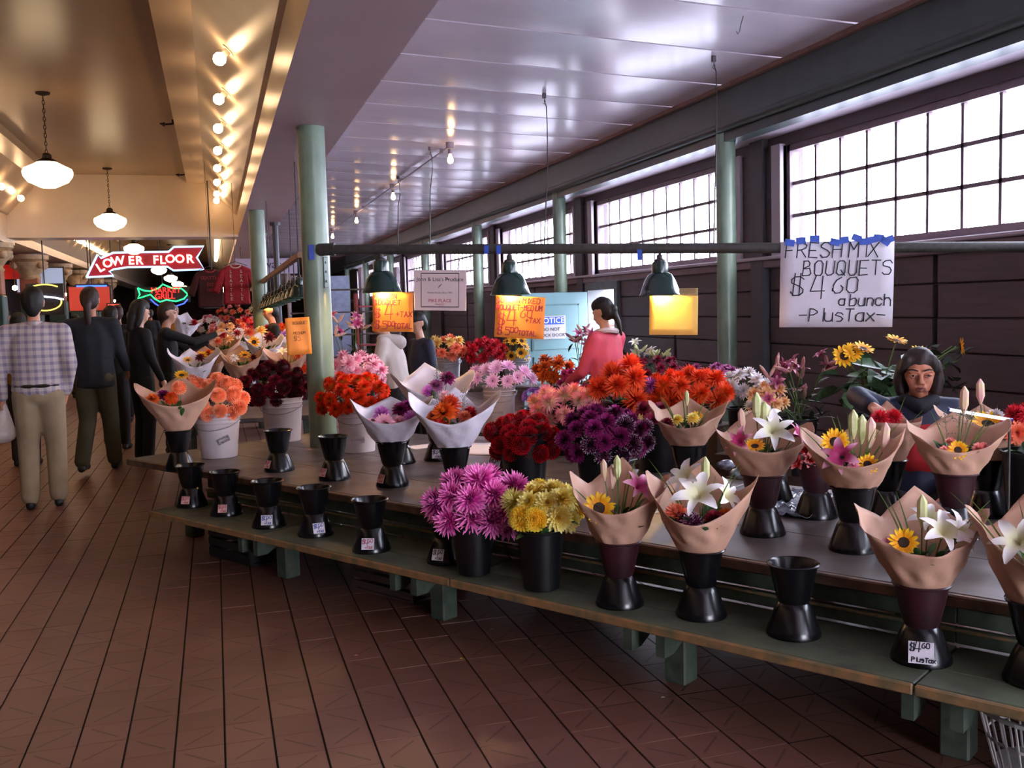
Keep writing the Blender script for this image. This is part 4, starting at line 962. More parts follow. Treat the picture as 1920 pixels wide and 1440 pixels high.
# ---------------------------------------------------------------- wrapped bouquets
kraft = mat('kraft_wrap_paper', 'c2967e', .6, .06, 10, bump=.5, bscale=9); wwrap = mat('white_wrap_paper', 'ded5e0', .5, .05, 6, bump=.5, bscale=11)
def wrap_geo(b, r0, R1, H, seed, front=.5, corner=1.12, back=1.2, rot=0, seg=48, rows=12, down=.05, crum=.010):
    """a square of paper rolled into a flaring cone, its corners standing up at the sides and the back"""
    rr = random.Random(seed); ph = [rr.uniform(0, 6.28) for _ in range(6)]; g = []
    for j in range(rows+1):
        v = j/rows; ring = []
        for i in range(seg):
            a = 2*math.pi*i/seg; da = a+math.pi/2    # front (towards the camera) at a = -90
            dd = (a+math.pi/2+math.pi) % (2*math.pi)-math.pi   # 0 = front
            A = abs(dd)/math.pi
            # rim height: low in front, sharp corners at the sides, high at the back
            cr = R(112)/math.pi*1.0
            if A < .56: hgt = front+(corner-front)*(A/.56)**1.9
            elif A < .76: hgt = corner-(corner-.80)*((A-.56)/.20)**.8
            else: hgt = .80+(back-.80)*((A-.76)/.24)**1.3
            hgt *= 1+.05*math.sin(2*a+ph[0])
            z = -down+(H*hgt+down)*v
            fl = v*hgt
            rad = .066+(R1-.066)*(max(0, fl)**.85)
            rad *= 1+.05*math.sin(a*2+ph[1])*v+.025*math.sin(a*5+ph[2]+v*3)*v
            rad += crum*math.sin(9*a+ph[3]+7*v)*(.4+.6*math.sin(11*v+ph[4]))*min(1, v*3)
            rad *= 1+(.05*math.sin(3*a+ph[5]))*v
            aa = a+rot; ring.append(b.verts.new((rad*math.cos(aa), rad*math.sin(aa)*.92, z)))
        g.append(ring)
    for j in range(rows):
        for i in range(seg): b.faces.new((g[j][i], g[j][(i+1) % seg], g[j+1][(i+1) % seg], g[j+1][i]))
def blade_geo(b, p, d, L, w, bend):
    d = Vector(d).normalized(); s = d.cross(Vector((.3, 1, .1))).normalized(); rows = []
    for i in range(6):
        u = i/5; c = p+d*L*u+Vector(bend)*L*u*u; ww = w*(1-u)**.7+.0004; rows.append((b.verts.new(c-s*ww), b.verts.new(c+s*ww)))
    for i in range(5): b.faces.new((rows[i][0], rows[i][1], rows[i+1][1], rows[i+1][0]))
def bouquet(pos, lb, wrap, H, R1, items, seed, lean=(0, 0), r0=.092, front=.5, corner=1.12, back=1.2, blades=5, rot=0, grp=None, low=False, sprigs=0, foliage=True, twist=0, down=.02, name='bouquet'):
    """items: (kind, x, y, z, r, normal) in the bouquet's frame; x to the right of the picture, y away from the camera"""
    rr = random.Random(seed); view = math.atan2(pos[1], pos[0])-math.pi/2
    t = thing(name, lb, 'bouquet', pos, view, grp); t.rotation_euler = (R(lean[1]), R(lean[0]), view)
    rr0 = random.Random(seed*7+1)
    w = quick('paper_wrap', wrap, lambda b: wrap_geo(b, r0, R1, H, seed, front+rr0.uniform(-.05, .06), corner*rr0.uniform(.93, 1.06), back*rr0.uniform(.9, 1.05), R(twist+rr0.uniform(-16, 16)), down=down), t, smooth=True, sharp=180)
    so = w.modifiers.new('thickness', 'SOLIDIFY'); so.thickness = .0012; so.offset = 0
    for (fk, x, y, z, r, nn) in items:
        z = max(z, H*.46)+(0 if fk == 'bud' else r*.15); q_ = math.hypot(x, y) or 1
        if z < H*.78:
            lim = .066+(R1-.066)*(z/H)**.85-r*(.25 if fk == 'bud' else .8)-.012
            if q_ > lim > 0: x *= lim/q_; y *= lim/q_
        if fk == 'bud':
            quick('lily_bud', petalbud[nn], lambda b: tube(b, [Vector((x, y, z)), Vector((x*1.05, y, z+r*.35)), Vector((x*1.1, y, z+r*.8)), Vector((x*1.1, y, z+r))], [.004, r*.16, r*.15, .003], 7), t, smooth=True)
            quick('stem', stemm, lambda b: tube(b, bezier(Vector((x, y, z)), Vector((x*.6, y*.6, z*.5)), Vector((x*.15, y*.15, 0)), 4), .003, 4, False), t)
        else:
            o = head(fk, t, (x, y, z), Vector(nn), r, low, rr=rr)
            quick('stem', stemm, lambda b: tube(b, bezier(Vector((x, y, z)), Vector((x*.6, y*.6, z*.5)), Vector((x*.15, y*.15, 0)), 4), .003, 4, False), t)
    for i in range(blades):
        a = rr.uniform(-1, 1); bl = lambda b: blade_geo(b, Vector((a*R1*.25, rr.uniform(-.2, .5)*R1*.4, H*.25)), (a*.55, rr.uniform(-.2, .3), 1), H*rr.uniform(.85, 1.25), .0045, (a*.22, 0, -.08))
        quick('grass_blade', bladem, bl, t)
    if foliage:
        bm = bmesh.new()
        for i in range(26):
            a = rr.uniform(0, 6.28); q = rr.uniform(.1, .5)*R1; leaf_geo(bm, Vector((math.cos(a)*q, math.sin(a)*q, H*rr.uniform(.25, .5))), Vector((math.cos(a), math.sin(a), rr.uniform(.6, 1.6))), H*rr.uniform(.22, .38), H*.05)
        bobj('foliage', bm, leafm, t, True)['kind'] = 'stuff'
    for i in range(sprigs):
        x0 = rr.uniform(-.5, .5)*R1
        def sp(b):
            tube(b, [(x0*.5, 0, H*.3), (x0, .01, H*1.15)], .0012, 3, False)
            for k in range(16):
                u = rr.uniform(.5, 1); p_ = Vector((x0*(.5+.5*u), .01, H*(.3+.85*u))); e = p_+Vector((rr.uniform(-.03, .03), rr.uniform(-.02, .02), rr.uniform(0, .03))); tube(b, [p_, e], .0008, 3, False); ball(b, e, .003, 1)
        quick('filler_sprig', mat('sprig_grey_green', '6f7a6a', .7), sp, t)
    return t
U = (0, -.6, 1)
def vtop(k): p = VP_[k]; return p+Vector((0, 0, .25))
F_ = {
 'b6': ('kraft', 'kraft-wrapped bouquet with a sunflower on the bench', .26, .20, [('sun', -.075, -.05, .145, .062, (0, -1, .35)), ('bud', -.02, .02, .22, .10, 'lilyp'), ('bud', .0, .0, .26, .10, 'lilyw'), ('bud', -.05, .03, .25, .09, 'lilyp'), ('lilyp', .07, .03, .20, .075, (.5, -.6, .7)), ('burgd', .06, -.06, .12, .035, U), ('peachm', .1, -.05, .11, .035, U), ('coral', -.12, -.02, .12, .035, U)], {}),
 'b7': ('kraft', 'kraft-wrapped bouquet of white lilies and pink dahlias on the bench', .28, .215, [('lilyw', .0, -.03, .19, .11, (-.2, -.7, .8)), ('lilyw', -.04, .05, .25, .09, (-.6, -.5, .8)), ('bud', .02, .02, .26, .11, 'lilyw'), ('lilyw', .08, .0, .20, .08, (.8, -.5, .5)), ('burgd', .05, -.08, .14, .05, U), ('coral', -.10, -.05, .15, .055, U), ('purplewhite', -.03, -.09, .12, .05, U), ('burgd', -.07, -.08, .13, .045, U), ('rust', .11, -.04, .14, .045, U), ('pinkcream', -.04, -.08, .11, .04, U), ('orangesmall', -.09, .04, .2, .03, U)], {}),
 'b9': ('kraft', 'kraft-wrapped bouquet above the priced maroon vase, sunflower and lilies', .25, .205, [('sun', -.055, -.06, .15, .052, (0, -1, .5)), ('lilyw', .06, -.02, .16, .09, (.3, -.6, .8)), ('lilyw', .10, .0, .17, .08, (.8, -.4, .6)), ('lilyw', .02, .04, .19, .08, (0, -.5, 1)), ('bud', -.0, .0, .2, .11, 'lilyw'), ('palepink', -.10, -.03, .14, .035, U), ('purplewhite', .11, -.05, .12, .03, U)], {}),
 'b10': ('kraft', 'kraft and white wrapped lily bouquet cut by the right edge', .27, .2, [('lilyw', -.05, -.06, .18, .09, (-.2, -.8, .6)), ('lilyw', .04, -.02, .2, .09, (.3, -.6, .8)), ('bud', 0, 0, .22, .1, 'lilyw')], {}),
 't7': ('kraft', 'kraft bouquet of pink and white lilies behind the bench, flaring wide', .26, .235, [('lilyp', -.09, -.06, .14, .08, (-.6, -.8, .5)), ('lilyw', .04, -.0, .17, .10, (.2, -.8, .6)), ('lilyw', .02, .04, .24, .07, (.3, -.5, .9)), ('bud', -.02, 0, .24, .13, 'lilyw'), ('bud', .01, .0, .22, .11, 'lilyw'), ('bud', -.08, 0, .2, .1, 'lilyp'), ('sun', -.03, -.04, .13, .045, (0, -.6, 1)), ('lilyp', .13, .0, .17, .06, (.9, -.3, .6))], {}),
 't9': ('kraft', 'kraft bouquet with sunflower and lily buds beside the seller hand', .26, .23, [('sun', -.07, -.02, .18, .055, (.1, -1, .5)), ('bud', .0, 0, .2, .12, 'lilyw'), ('bud', .03, 0, .18, .12, 'lilyw'), ('bud', .06, 0, .16, .13, 'lilyp'), ('bud', .11, 0, .15, .12, 'lilyp'), ('lilyp', -.04, -.05, .11, .09, (-.3, -.9, .6)), ('sun', .06, -.09, .085, .045, (0, -.9, .6)), ('palepink', .0, -.1, .07, .03, U)], {'blades': 9}),
 't11': ('kraft', 'crumpled kraft bouquet with small sunflower and coral carnations', .27, .22, [('sun', .01, -.1, .115, .045, (.1, -1, .4)), ('pinkcarn', -.05, -.11, .07, .035, U), ('pinkcarn', -.02, -.05, .14, .03, U), ('pinkcarn', .1, -.07, .12, .032, U), ('pinkcarn', .13, -.05, .13, .026, U), ('bud', .03, .03, .26, .12, 'lilyp')], {'sprigs': 3, 'blades': 5}),
 't12': ('kraft', 'kraft bouquet with edge-on sunflower at the back right', .30, .26, [('sun', .0, -.04, .16, .075, (.2, -.6, .9)), ('whitem', .03, .02, .2, .05, U), ('bud', -.03, 0, .26, .12, 'lilyp'), ('red', .2, .05, .3, .06, (0, -.8, .6)), ('coral', .15, 0, .2, .05, U)], {'blades': 9, 'name': 'bouquet'}),
 't6': ('kraft', 'leftmost kraft bouquet on the table with tall grass blades', .26, .235, [('bud', .0, 0, .22, .08, 'lilyw'), ('yellow', .03, -.02, .15, .04, U), ('yellow', -.05, 0, .14, .04, U), ('burgd', -.12, -.02, .12, .045, U), ('sun', .05, .03, .15, .04, U)], {'blades': 9}),
 't5': ('white', 'white-wrapped bouquet of red and orange dahlias on the table', .27, .23, [('rust', -.05, -.04, .19, .085, (-.4, -.7, .8)), ('redorspike', -.02, .02, .22, .08, (-.2, -.6, 1)), ('orange', -.13, -.07, .13, .05, U), ('red', -.10, -.09, .12, .055, U), ('red', .09, .02, .18, .055, U), ('coral', .06, -.02, .17, .05, U), ('rust', -.11, 0, .17, .05, U)], {'sprigs': 5, 'blades': 0, 'front': .55}),
 't2': ('white', 'white-wrapped bouquet of purple and pink dahlias on the table', .24, .235, [('lilacspike', -.05, -.0, .16, .065, U), ('lilacspike', .12, -.03, .13, .055, (.5, -.8, .5)), ('purple', .06, .02, .18, .06, U), ('palepink', -.04, -.08, .10, .07, (-.2, -1, .5)), ('palepink', .05, -.05, .12, .05, U), ('palepink', -.11, -.03, .12, .04, U), ('purple', .1, .05, .2, .05, U)], {'blades': 0, 'front': .55}),
 't4': ('white', 'white-wrapped bouquet of violet and pink flowers behind the red one', .34, .29, [('mauve', .0, .0, .24, .065, U), ('purple', .08, .04, .29, .065, U), ('lilacspike', -.05, -.02, .20, .065, U), ('palepink', -.12, -.06, .16, .07, U), ('palepink', -.17, -.03, .18, .05, U), ('palepink', .06, -.08, .18, .05, U)], {'sprigs': 4, 'blades': 0}),
}
for k, (w, lb, H, R1, items, kw) in F_.items():
    if k in ('t7', 't9', 't11', 't6'): H *= .86; R1 *= .9
    if k == 't12': H *= .75; R1 *= .8
    bouquet(vtop(k), lb, kraft if w == 'kraft' else wwrap, H, R1, items, sum(map(ord, k))+3, **kw)
bouquet(vtop('t14')+Vector((0, .0, .02)), 'kraft-wrapped bouquet with orange dahlias at the far left of the table', kraft, .30, .25, [('orange', -.03, -.04, .2, .06, U), ('rust', -.15, -.02, .2, .05, U), ('purple', -.08, .03, .22, .05, U), ('peachball', .02, .03, .26, .05, U), ('sun', .04, .05, .34, .05, U)], 77, blades=0)
bouquet(vtop('t10'), 'kraft-wrapped bundle held upright by the seated seller', kraft, .22, .15, [('red', -.03, -.03, .2, .05, U), ('red', .03, .02, .2, .05, U)], 78, front=.9, corner=1.0, back=1.25, blades=3)
p = vtop('t8'); cluster({'whitered': 'small red and white carnation left of the sunflower bouquet'}, {'whitered': 'small red and white carnations'}, 1512, 858, depth(p), 22, 24, 9, ['whitered'], .055, p, .04, seed=50, leaves=4)

m_, r_ = mth('edge'); dp = depth(BK['edge'][0])
cluster({'red': 'spiky red dahlia at the right edge above the table', 'coral': 'coral dahlia at the right edge above the table'}, {'red': 'red dahlias at the right edge', 'coral': 'coral dahlias at the right edge'}, 1925, 800, dp, 32, 36, 8, ['red', 'red', 'coral'], .06, m_, .06, seed=61)
# ================================================================= SIGNS, CORDS, NEON
orangep = mat('orange_card', 'ff9a3c', .6, .04, 5); yellowp = mat('yellow_card', 'f8c860', .6, .06, 5)
def hand_sign(lb, px0, py0, px1, py1, Y, m, lines, ink, tilt=0, wd=.004, rz=0, hooks=True, name='paper_sign', bend=.004):
    if isinstance(Y, str): off = float(Y); rz = PANG; B0 = PA+PN*off; a = at_pl(px0, py0, B0, PD); c = at_pl(px1, py1, B0, PD)
    else: a = at_y(px0, py0, Y); c = at_y(px1, py1, Y)
    if wd == .0055 or wd == .005: wd = .0065
    w = math.hypot(c.x-a.x, c.y-a.y); h = a.z-c.z; ctr = (a+c)/2
    t = thing(name, lb, 'sign', ctr, rz); t.rotation_euler = (0, R(tilt), rz)
    def sh(b):
        n = 8; g = [[b.verts.new((w*(i/n-.5), bend*math.sin(i*1.1+j*.7), h*(j/6-.5))) for j in range(7)] for i in range(n+1)]
        for i in range(n):
            for j in range(6): b.faces.new((g[i][j], g[i+1][j], g[i+1][j+1], g[i][j+1]))
    s_ = quick('sheet', m, sh, t, smooth=True); so = s_.modifiers.new('thickness', 'SOLIDIFY'); so.thickness = .001
    rr = random.Random(int(px0))
    for (s, x, z, hh, *xe) in lines:
        quick('writing', ink, lambda b: strokes(b, s, (x-.5)*w, (.5-z)*h, hh*h, wd, y=-bend-.002, rr=rr, xs=min(1, ((xe[0] if xe else .975)-x)*w/(len(s)*hh*h*.85-.2*hh*h))), t)
    return t, w, h
SY = LY-.17
# big white poster taped to the pipe
bluet = mat('blue_masking_tape', '2f56c0', .55, .1, 30)
pt, pw_, ph_ = hand_sign('big white handwritten poster taped to the pipe, prices for fresh mix bouquets', 1462, 456, 1675, 611, '-0.05', paperw, [('FRESH', .04, .185, .17, .54), ('MIX', .60, .185, .17), ('BOUQUETS', .2, .395, .165), ('$', .09, .625, .22), ('4', .27, .66, .26), ('.', .42, .58, .2), ('60', .47, .60, .18), ('a', .52, .745, .11), ('bunch', .62, .75, .13), ('-PlusTax-', .17, .93, .145)], inkb, tilt=1.2, wd=.0075, bend=.006, name='price_poster')
for i, (x, rz_) in enumerate(((-.42, 10), (-.32, -5), (-.20, 4), (-.02, 12), (.06, -10), (.17, 20), (.24, 0), (.31, -14), (.36, 6), (.42, 35), (.45, -20))):
    quick('tape_piece', bluet, lambda b: box(b, -.032, .032, -.009, -.006, -.022, .022), pt, loc=(x*pw_, 0, .49*ph_+(i % 3)*.012), rot=(0, R(rz_), 0))
hand_sign('orange handwritten price sign clipped under the bell lamp nearest the column', 697, 549, 776, 621, '0.03', orangep, [('AUTUMN', .05, .16, .12), ('BOUQUET', .05, .32, .12), ('$', .06, .65, .22), ('4', .30, .68, .36), ('+TAX', .58, .62, .13), ('$', .06, .93, .2), ('5', .25, .93, .19), ('00', .38, .86, .12), ('TOTAL', .52, .92, .13)], inkr, tilt=2, wd=.005)
hand_sign('orange handwritten autumn mixed bouquet sign under the middle bell lamp', 927, 557, 1022, 633, '0.03', orangep, [('AUTUMN MIXED', .03, .16, .12), ('BOUQUET-MEDIUM', .03, .33, .12), ('$', .06, .7, .26), ('4', .24, .70, .36), ('60', .52, .5, .18), ('+TAX', .62, .62, .11), ('$', .06, .93, .18), ('5', .22, .93, .18), ('00', .33, .87, .12), ('TOTAL', .48, .93, .11)], inkr, tilt=4, wd=.0055)
hand_sign('blank yellow paper glowing under the right bell lamp', 1217, 556, 1309, 627, '0.03', yellowp, [], inkr, tilt=1.5)
hand_sign('blank brownish card behind the glowing yellow paper', 1262, 541, 1309, 600, '0.04', mat('brown_card', '9c8058', .7), [], inkr, tilt=1)
hand_sign('orange price card behind the left side of the green column', 535, 596, 584, 664, PY-.2, orangep, [('BOUQUET', .3, .18, .07), ('MEDIUM', .3, .45, .07), ('$5', .3, .62, .12)], mat('brown_ink', '8a5a2a', .7), tilt=-2, wd=.003)
# printed stall sign hung on chains
a = at_pl(775, 508, PA, PD); c = at_pl(875, 581, PA, PD); w_, h_ = math.hypot(c.x-a.x, c.y-a.y), a.z-c.z; pz = pipez((a+c)/2)
ps = thing('stall_sign', 'white printed stall name board hanging on chains by the column', 'sign', (a+c)/2); ps.rotation_euler = (0, R(2), PANG)
pinkb = mat('pinkish_board', 'dcc4c4', .5, .03)
quick('board', pinkb, lambda b: box(b, -w_/2, w_/2, 0, .008, -h_/2, h_/2, .002), ps)
quick('border_line', inkb, lambda b: [box(b, *q) for q in ((-.36*w_, .36*w_, -.001, 0, .41*h_, .43*h_), (-.36*w_, .36*w_, -.001, 0, -.42*h_, -.40*h_), (-.365*w_, -.355*w_, -.001, 0, -.42*h_, .43*h_), (.355*w_, .365*w_, -.001, 0, -.42*h_, .43*h_))], ps)['kind'] = 'stuff'
text('lettering', "John & Lisa's Produce", .040, inkb, ps, (0, -.002, .27*h_), ext=.0003)
text('lettering', 'Market Vendor Since 1992', .017, inkb, ps, (0, -.002, -.06*h_), ext=.0003)
text('lettering', 'PIKE PLACE', .034, inkr, ps, (0, -.002, -.26*h_), ext=.0003)
text('lettering', 'MARKET', .018, inkr, ps, (0, -.002, -.35*h_), ext=.0003)
quick('printed_leaf', mat('print_green', '3c4a34', .7), lambda b: leaf_geo(b, Vector((-.01, -.002, .06*h_)), Vector((.5, 0, .8)), .05, .012, 0), ps)
for sx in (-.33, .33):
    def ch(b):
        L = LY and (pz-.03-((a.z+c.z)/2+h_/2)); n = 9
        for i in range(n):
            z = h_/2-.012+(L+.02)*(i+.5)/n; aa = (i % 2)*math.pi/2
            tube(b, [(sx*w_+math.cos(aa)*.007*math.cos(u), math.sin(aa)*.007*math.cos(u)+.004+i*.015, z+L/n*.62*math.sin(u)) for u in [2*math.pi*k/8 for k in range(9)]], .0022, 4)
    quick('chain', mat('steel_chain', '8b8b90', .4, metal=.8), ch, ps)
# notice on the blue door
nt = thing('notice_sign', 'blue and white notice sign on the pale blue door', 'sign', at_y(1033, 614, DY1-.08))
nt.location.y = DY1-.105; nt.location = at_y(1033, 614, DY1-.105)
quick('plate', mat('white_enamel', 'a8a8ac', .4, .02), lambda b: box(b, -.23, .23, 0, .006, -.17, .17, .004), nt)
quick('blue_band', mat('notice_blue', '2b4fae', .4, .02), lambda b: box(b, -.21, .21, -.002, 0, .045, .155), nt)
text('lettering', 'NOTICE', .115, mat('sign_white', 'f2f2f4', .5, .01), nt, (0, -.003, .098), ext=.0006)
text('lettering', 'DO NOT', .07, inkb, nt, (0, -.002, -.03), ext=.0006); text('lettering', 'BLOCK DOOR', .066, inkb, nt, (0, -.002, -.115), ext=.0006)
# poster outside the doorway
q = at_d(1131, 590, 16.0)
po = thing('outdoor_poster', 'poster board seen outside through the open doorway', 'poster', (q.x, q.y, 0), R(-18))
quick('board', mat('poster_white', 'dcd6d4', .5, .1, 2), lambda b: box(b, -.28, .28, 0, .03, .9, 1.78, .004), po)
quick('picture_block', mat('poster_figure', '4c3c38', .6, .5, 6, hex2='a8483c'), lambda b: (ball(b, (-.02, -.004, 1.5), .05, 2, (1, .1, 1)), ball(b, (0, -.004, 1.36), .11, 2, (1, .05, .9)), ball(b, (-.14, -.004, 1.44), .045, 2, (1, .1, 1)), ball(b, (-.14, -.004, 1.33), .08, 2, (1, .05, 1)), box(b, -.26, .26, -.004, 0, 1.17, 1.21)), po)['kind'] = 'stuff'
for x in (-.2, .2): quick('leg', iron, lambda b: box(b, x-.02, x+.02, .0, .03, 0-.05, .9), po)
# cords and hooks from the ceiling down to the pipe
def cord(lb, px, py_top, py_hook, slack=.02, x2=None):
    lo = at_pl(px, 465, PA, PD); zt = zc(lo.x)-.005; top = lo; pz = pipez(lo)
    for _ in range(3): top = at_z(px, py_top, zt); zt = zc(top.x)-.005
    e_ = (lo-top).dot(Vector((1, 0, 0))); ey = lo.y-top.y
    t = thing('suspension_rope', lb, 'rope', (top.x, top.y, zt))
    quick('ceiling_hook', mat('hook_metal', '6c6468', .5, metal=.5), lambda b: (tube(b, [(0, 0, 0), (0, 0, -.05)], .022, 8), tube(b, [(0, 0, -.05), (.012, 0, -.08), (.004, 0, -.11), (-.012, 0, -.095)], .005, 5)), t, smooth=True)
    b_ = (x2 if x2 is not None else top.x)-top.x; L = zt-pz
    quick('wire_rope', iron, lambda b: tube(b, [(0, 0, -.07), (.022, 0, -.13), (.026, 0, -.3), (e_*.5+slack, ey*.5, -L*.55), (e_, ey, -L+.0), (e_, ey, -L-.04)], .0055, 6), t, smooth=True)
cord('dark wire rope hanging from the ceiling right of the middle posts, farthest right', 1338, 105, 0)
cord('dark wire rope hanging from the ceiling in the middle', 1020, 175, 0, .03)
cord('thin wire rope hanging beside the nearest bare bulb', 806, 275, 0, .0)
cord('thin wire rope hanging beside the second bare bulb', 746, 330, 0, .0)
hk = quick('ceiling_hook', mat('hook_metal', '6c6468', .5, metal=.5), lambda b: tube(b, [(0, 0, 0), (-.02, 0, -.06), (-.035, 0, -.12), (-.05, 0, -.14), (-.06, 0, -.12)], .004, 5), loc=(at_z(1394, 28, 3.68).x, at_z(1394, 28, 3.68).y, zc(at_z(1394, 28, 3.68).x))); tag(hk, 'small bent wire hook alone in the ceiling at upper right', 'hook')
# blue tape scraps on the pipe
for i, px in enumerate((912, 935, 1199)):
    q = at_pl(px, 468+(8 if i == 2 else 0), PA-PN*.045, PD); o = quick('tape_scrap', bluet, lambda b: box(b, -.016, .016, -.002, 0, -.045 if i == 2 else -.03, .03), loc=q, rot=(0, 0, PANG)); tag(o, ['blue tape scrap on the pipe left of the middle lamp', 'blue tape scrap on the pipe just by the middle lamp', 'blue tape scrap dangling from the pipe left of the right lamp'][i], 'tape')
# neon
nred = emis('neon_red', 'ff2a2a', 2.0); nwhite = emis('neon_white_letters', 'ffe6d8', 1.3); nblue = emis('neon_pale_blue', 'a0d0ff', 1.8); ngreen = emis('neon_green', '30ff90', 1.6); nyel = emis('neon_yellow', 'ffd860', 2); nbl2 = emis('neon_blue', '4058ff', 2)
redpanel = mat('red_sign_enamel', 'c01828', .4, .05); 
Yn = 22.
def npt(px, py, Y=Yn): return at_y(px, py, Y)
out = [(162, 520), (183, 477), (189, 484), (212, 474), (245, 473), (316, 472), (326, 463), (382, 462), (369, 483), (383, 505), (325, 507), (314, 500), (240, 501), (213, 505), (205, 509), (213, 517)]
ctr = npt(270, 490)
ls = thing('neon_sign', 'red arrow neon sign reading LOWER FLOOR with pale blue outline', 'neon sign', ctr)
def arrow(b, pts, Y, th, c):
    f = [b.verts.new(npt(x, y, Y)-c) for x, y in pts]; k = [b.verts.new(npt(x, y, Y)-c+Vector((0, th, 0))) for x, y in pts]
    b.faces.new(f); b.faces.new(k[::-1]); n = len(pts)
    for i in range(n): b.faces.new((f[i], f[(i+1) % n], k[(i+1) % n], k[i]))
    bmesh.ops.recalc_face_normals(b, faces=b.faces[:])
quick('panel', redpanel, lambda b: arrow(b, out, Yn, .12, ctr), ls)
quick('neon_outline', nblue, lambda b: tube(b, [npt(x, y, Yn-.04)-ctr for x, y in out+out[:1]], .022, 6), ls)
for (ch, px, py, hh, rot) in (('L', 185, 502, 20, -28), ('O', 199, 494, 19, -18), ('W', 218, 490, 20, -6), ('E', 243, 489, 19, 0), ('R', 258, 489, 19, 0), ('F', 289, 488, 19, 0), ('L', 302, 488, 19, 0), ('O', 316, 486, 19, 0), ('O', 334, 486, 19, 0), ('R', 353, 486, 20, 0)):
    q = npt(px+3, py, Yn-.03)-ctr; text('neon_letter', ch, hh*pxm(Yn+1)*1.02, nwhite, ls, q, (R(90), R(rot), 0), .01, bevel=.006)
for px in (225, 300): 
    q = npt(px, 472)-ctr; quick('hanger_rod', iron, lambda b: tube(b, [q+Vector((0, .06, -.03)), Vector((q.x, q.y+.06, 3.7-ctr.z))], .012, 5), ls)
Y2 = 30.
fish = [(258, 540), (262, 552), (258, 560), (270, 556), (282, 552), (290, 560), (300, 566), (312, 562), (330, 565), (345, 560), (352, 552), (346, 546), (340, 541), (322, 540), (305, 533), (298, 540), (282, 546), (270, 545)]
c2 = at_y(305, 551, Y2); fs = thing('neon_sign', 'fish shaped neon sign reading MARKET GRILL in red with green outline', 'neon sign', c2)
quick('neon_outline', ngreen, lambda b: tube(b, [at_y(x, y, Y2)-c2 for x, y in fish+fish[:1]], .022, 5), fs)
quick('neon_wave', nbl2, lambda b: tube(b, [at_y(x, y+9, Y2)-c2 for x, y in fish[4:11]], .02, 5), fs)
text('neon_letters', 'MARKET', .215, nred, fs, at_y(311, 544.5, Y2-.05)-c2, ext=.004, bevel=.003); text('neon_letters', 'GRILL', .215, nred, fs, at_y(309, 556, Y2-.05)-c2, ext=.004, bevel=.003)
quick('panel', mat('dark_panel', '1c1a1e', .5), lambda b: box(b, -.75, .75, .05, .12, -.25, .2), fs)
quick('hanger_rod', iron, lambda b: tube(b, [(0, .06, .1), (0, .06, 3.7-c2.z)], .012, 5), fs)
Y3 = 20.; c3 = at_y(84, 560, Y3); gs_ = thing('neon_sign', 'yellow neon script letter with a blue stroke above the left crowd', 'neon sign', c3)
quick('neon_arc', nyel, lambda b: (tube(b, [(.30*math.cos(R(a)), 0, .08+.13*math.sin(R(a))+.05) for a in range(40, 190, 12)], .012, 5), tube(b, [(.28*math.cos(R(a)), 0, -.06+.16*math.sin(R(a))) for a in range(215, 375, 12)], .012, 5)), gs_)
quick('neon_stroke', emis('neon_white_blue', 'd8e0ff', 4), lambda b: tube(b, [(-.3, 0, .08), (-.1, 0, .05), (.15, 0, .02), (.32, 0, -.02)], .016, 5), gs_)
quick('backing', mat('dark_panel', '1c1a1e', .5), lambda b: box(b, -.32, .32, .04, .08, -.3, .28), gs_); quick('hanger_rod', iron, lambda b: tube(b, [(0, .06, .2), (0, .06, 3.7-c3.z)], .012, 5), gs_)
text('x', ' ', .1, inkb, None, (0, 0, -1)) if False else None
q = at_y(500, 499, 21); sg = thing('stall_banner', 'white board with a dark script word behind the steel posts', 'sign', q)
quick('board', mat('banner_lilac', 'a89cb4', .5, .05), lambda b: box(b, -.62, .62, 0, .03, -.16, .16), sg); text('lettering', 'anwar', .24, mat('navy_ink', '2a2550', .6), sg, (0, -.005, .03), ext=.002)
for x in (-.5, .5): quick('hanger_rod', iron, lambda b: tube(b, [(x, .02, .15), (x, .02, (zc(q.x+x) if q.x+x > .92 else SZ)-q.z)], .01, 5), sg)
# hanging sweatshirts
def sweatshirt(lb, px, py, d, m, trim_, w=.30, txt=None, top=3.8):
    q = at_d(px, py, d); t = thing('hanging_sweatshirt', lb, 'sweatshirt', q); t.scale = (.8, .8, .8)
    def g(b):
        P = [(-.10, .34), (.10, .34), (.26, .27), (.42, -.12), (.30, -.17), (.22, .04), (.23, -.36), (-.23, -.36), (-.22, .04), (-.30, -.17), (-.42, -.12), (-.26, .27)]
        a = [b.verts.new((x, -.05, z)) for x, z in P]; c = [b.verts.new((x, .05, z)) for x, z in P]
        b.faces.new(a); b.faces.new(c[::-1])
        for i in range(12): b.faces.new((a[i], a[(i+1) % 12], c[(i+1) % 12], c[i]))
        bmesh.ops.recalc_face_normals(b, faces=b.faces[:])
    o = quick('fabric', m, g, t, smooth=True); bv = o.modifiers.new('b', 'BEVEL'); bv.width = .04; bv.segments = 3
    quick('neckband', trim_, lambda b: tube(b, [(.09*math.cos(R(a)), -.052, .345+.06*math.sin(R(a))) for a in range(180, 361, 20)], .012, 5), t, smooth=True)
    quick('hanger', iron, lambda b: (tube(b, [(-.2, 0, .33), (0, 0, .40), (.2, 0, .33)], .006, 5), tube(b, [(0, 0, .40), (0, 0, (top-q.z)/.8)], .004, 5)), t)
    for i, (s, x, z, sz) in enumerate(txt or ()): text('printed_letters', s, sz, trim_, t, (x, -.053, z), ext=.001)
dk = mat('maroon_fleece', '4a1c1c', .9, .2, 20); rd = mat('red_fleece', '9c1826', .9, .2, 20); letr = mat('shirt_print_red', 'b03038', .7); letw = mat('shirt_print_pale', 'c8b0a0', .7)
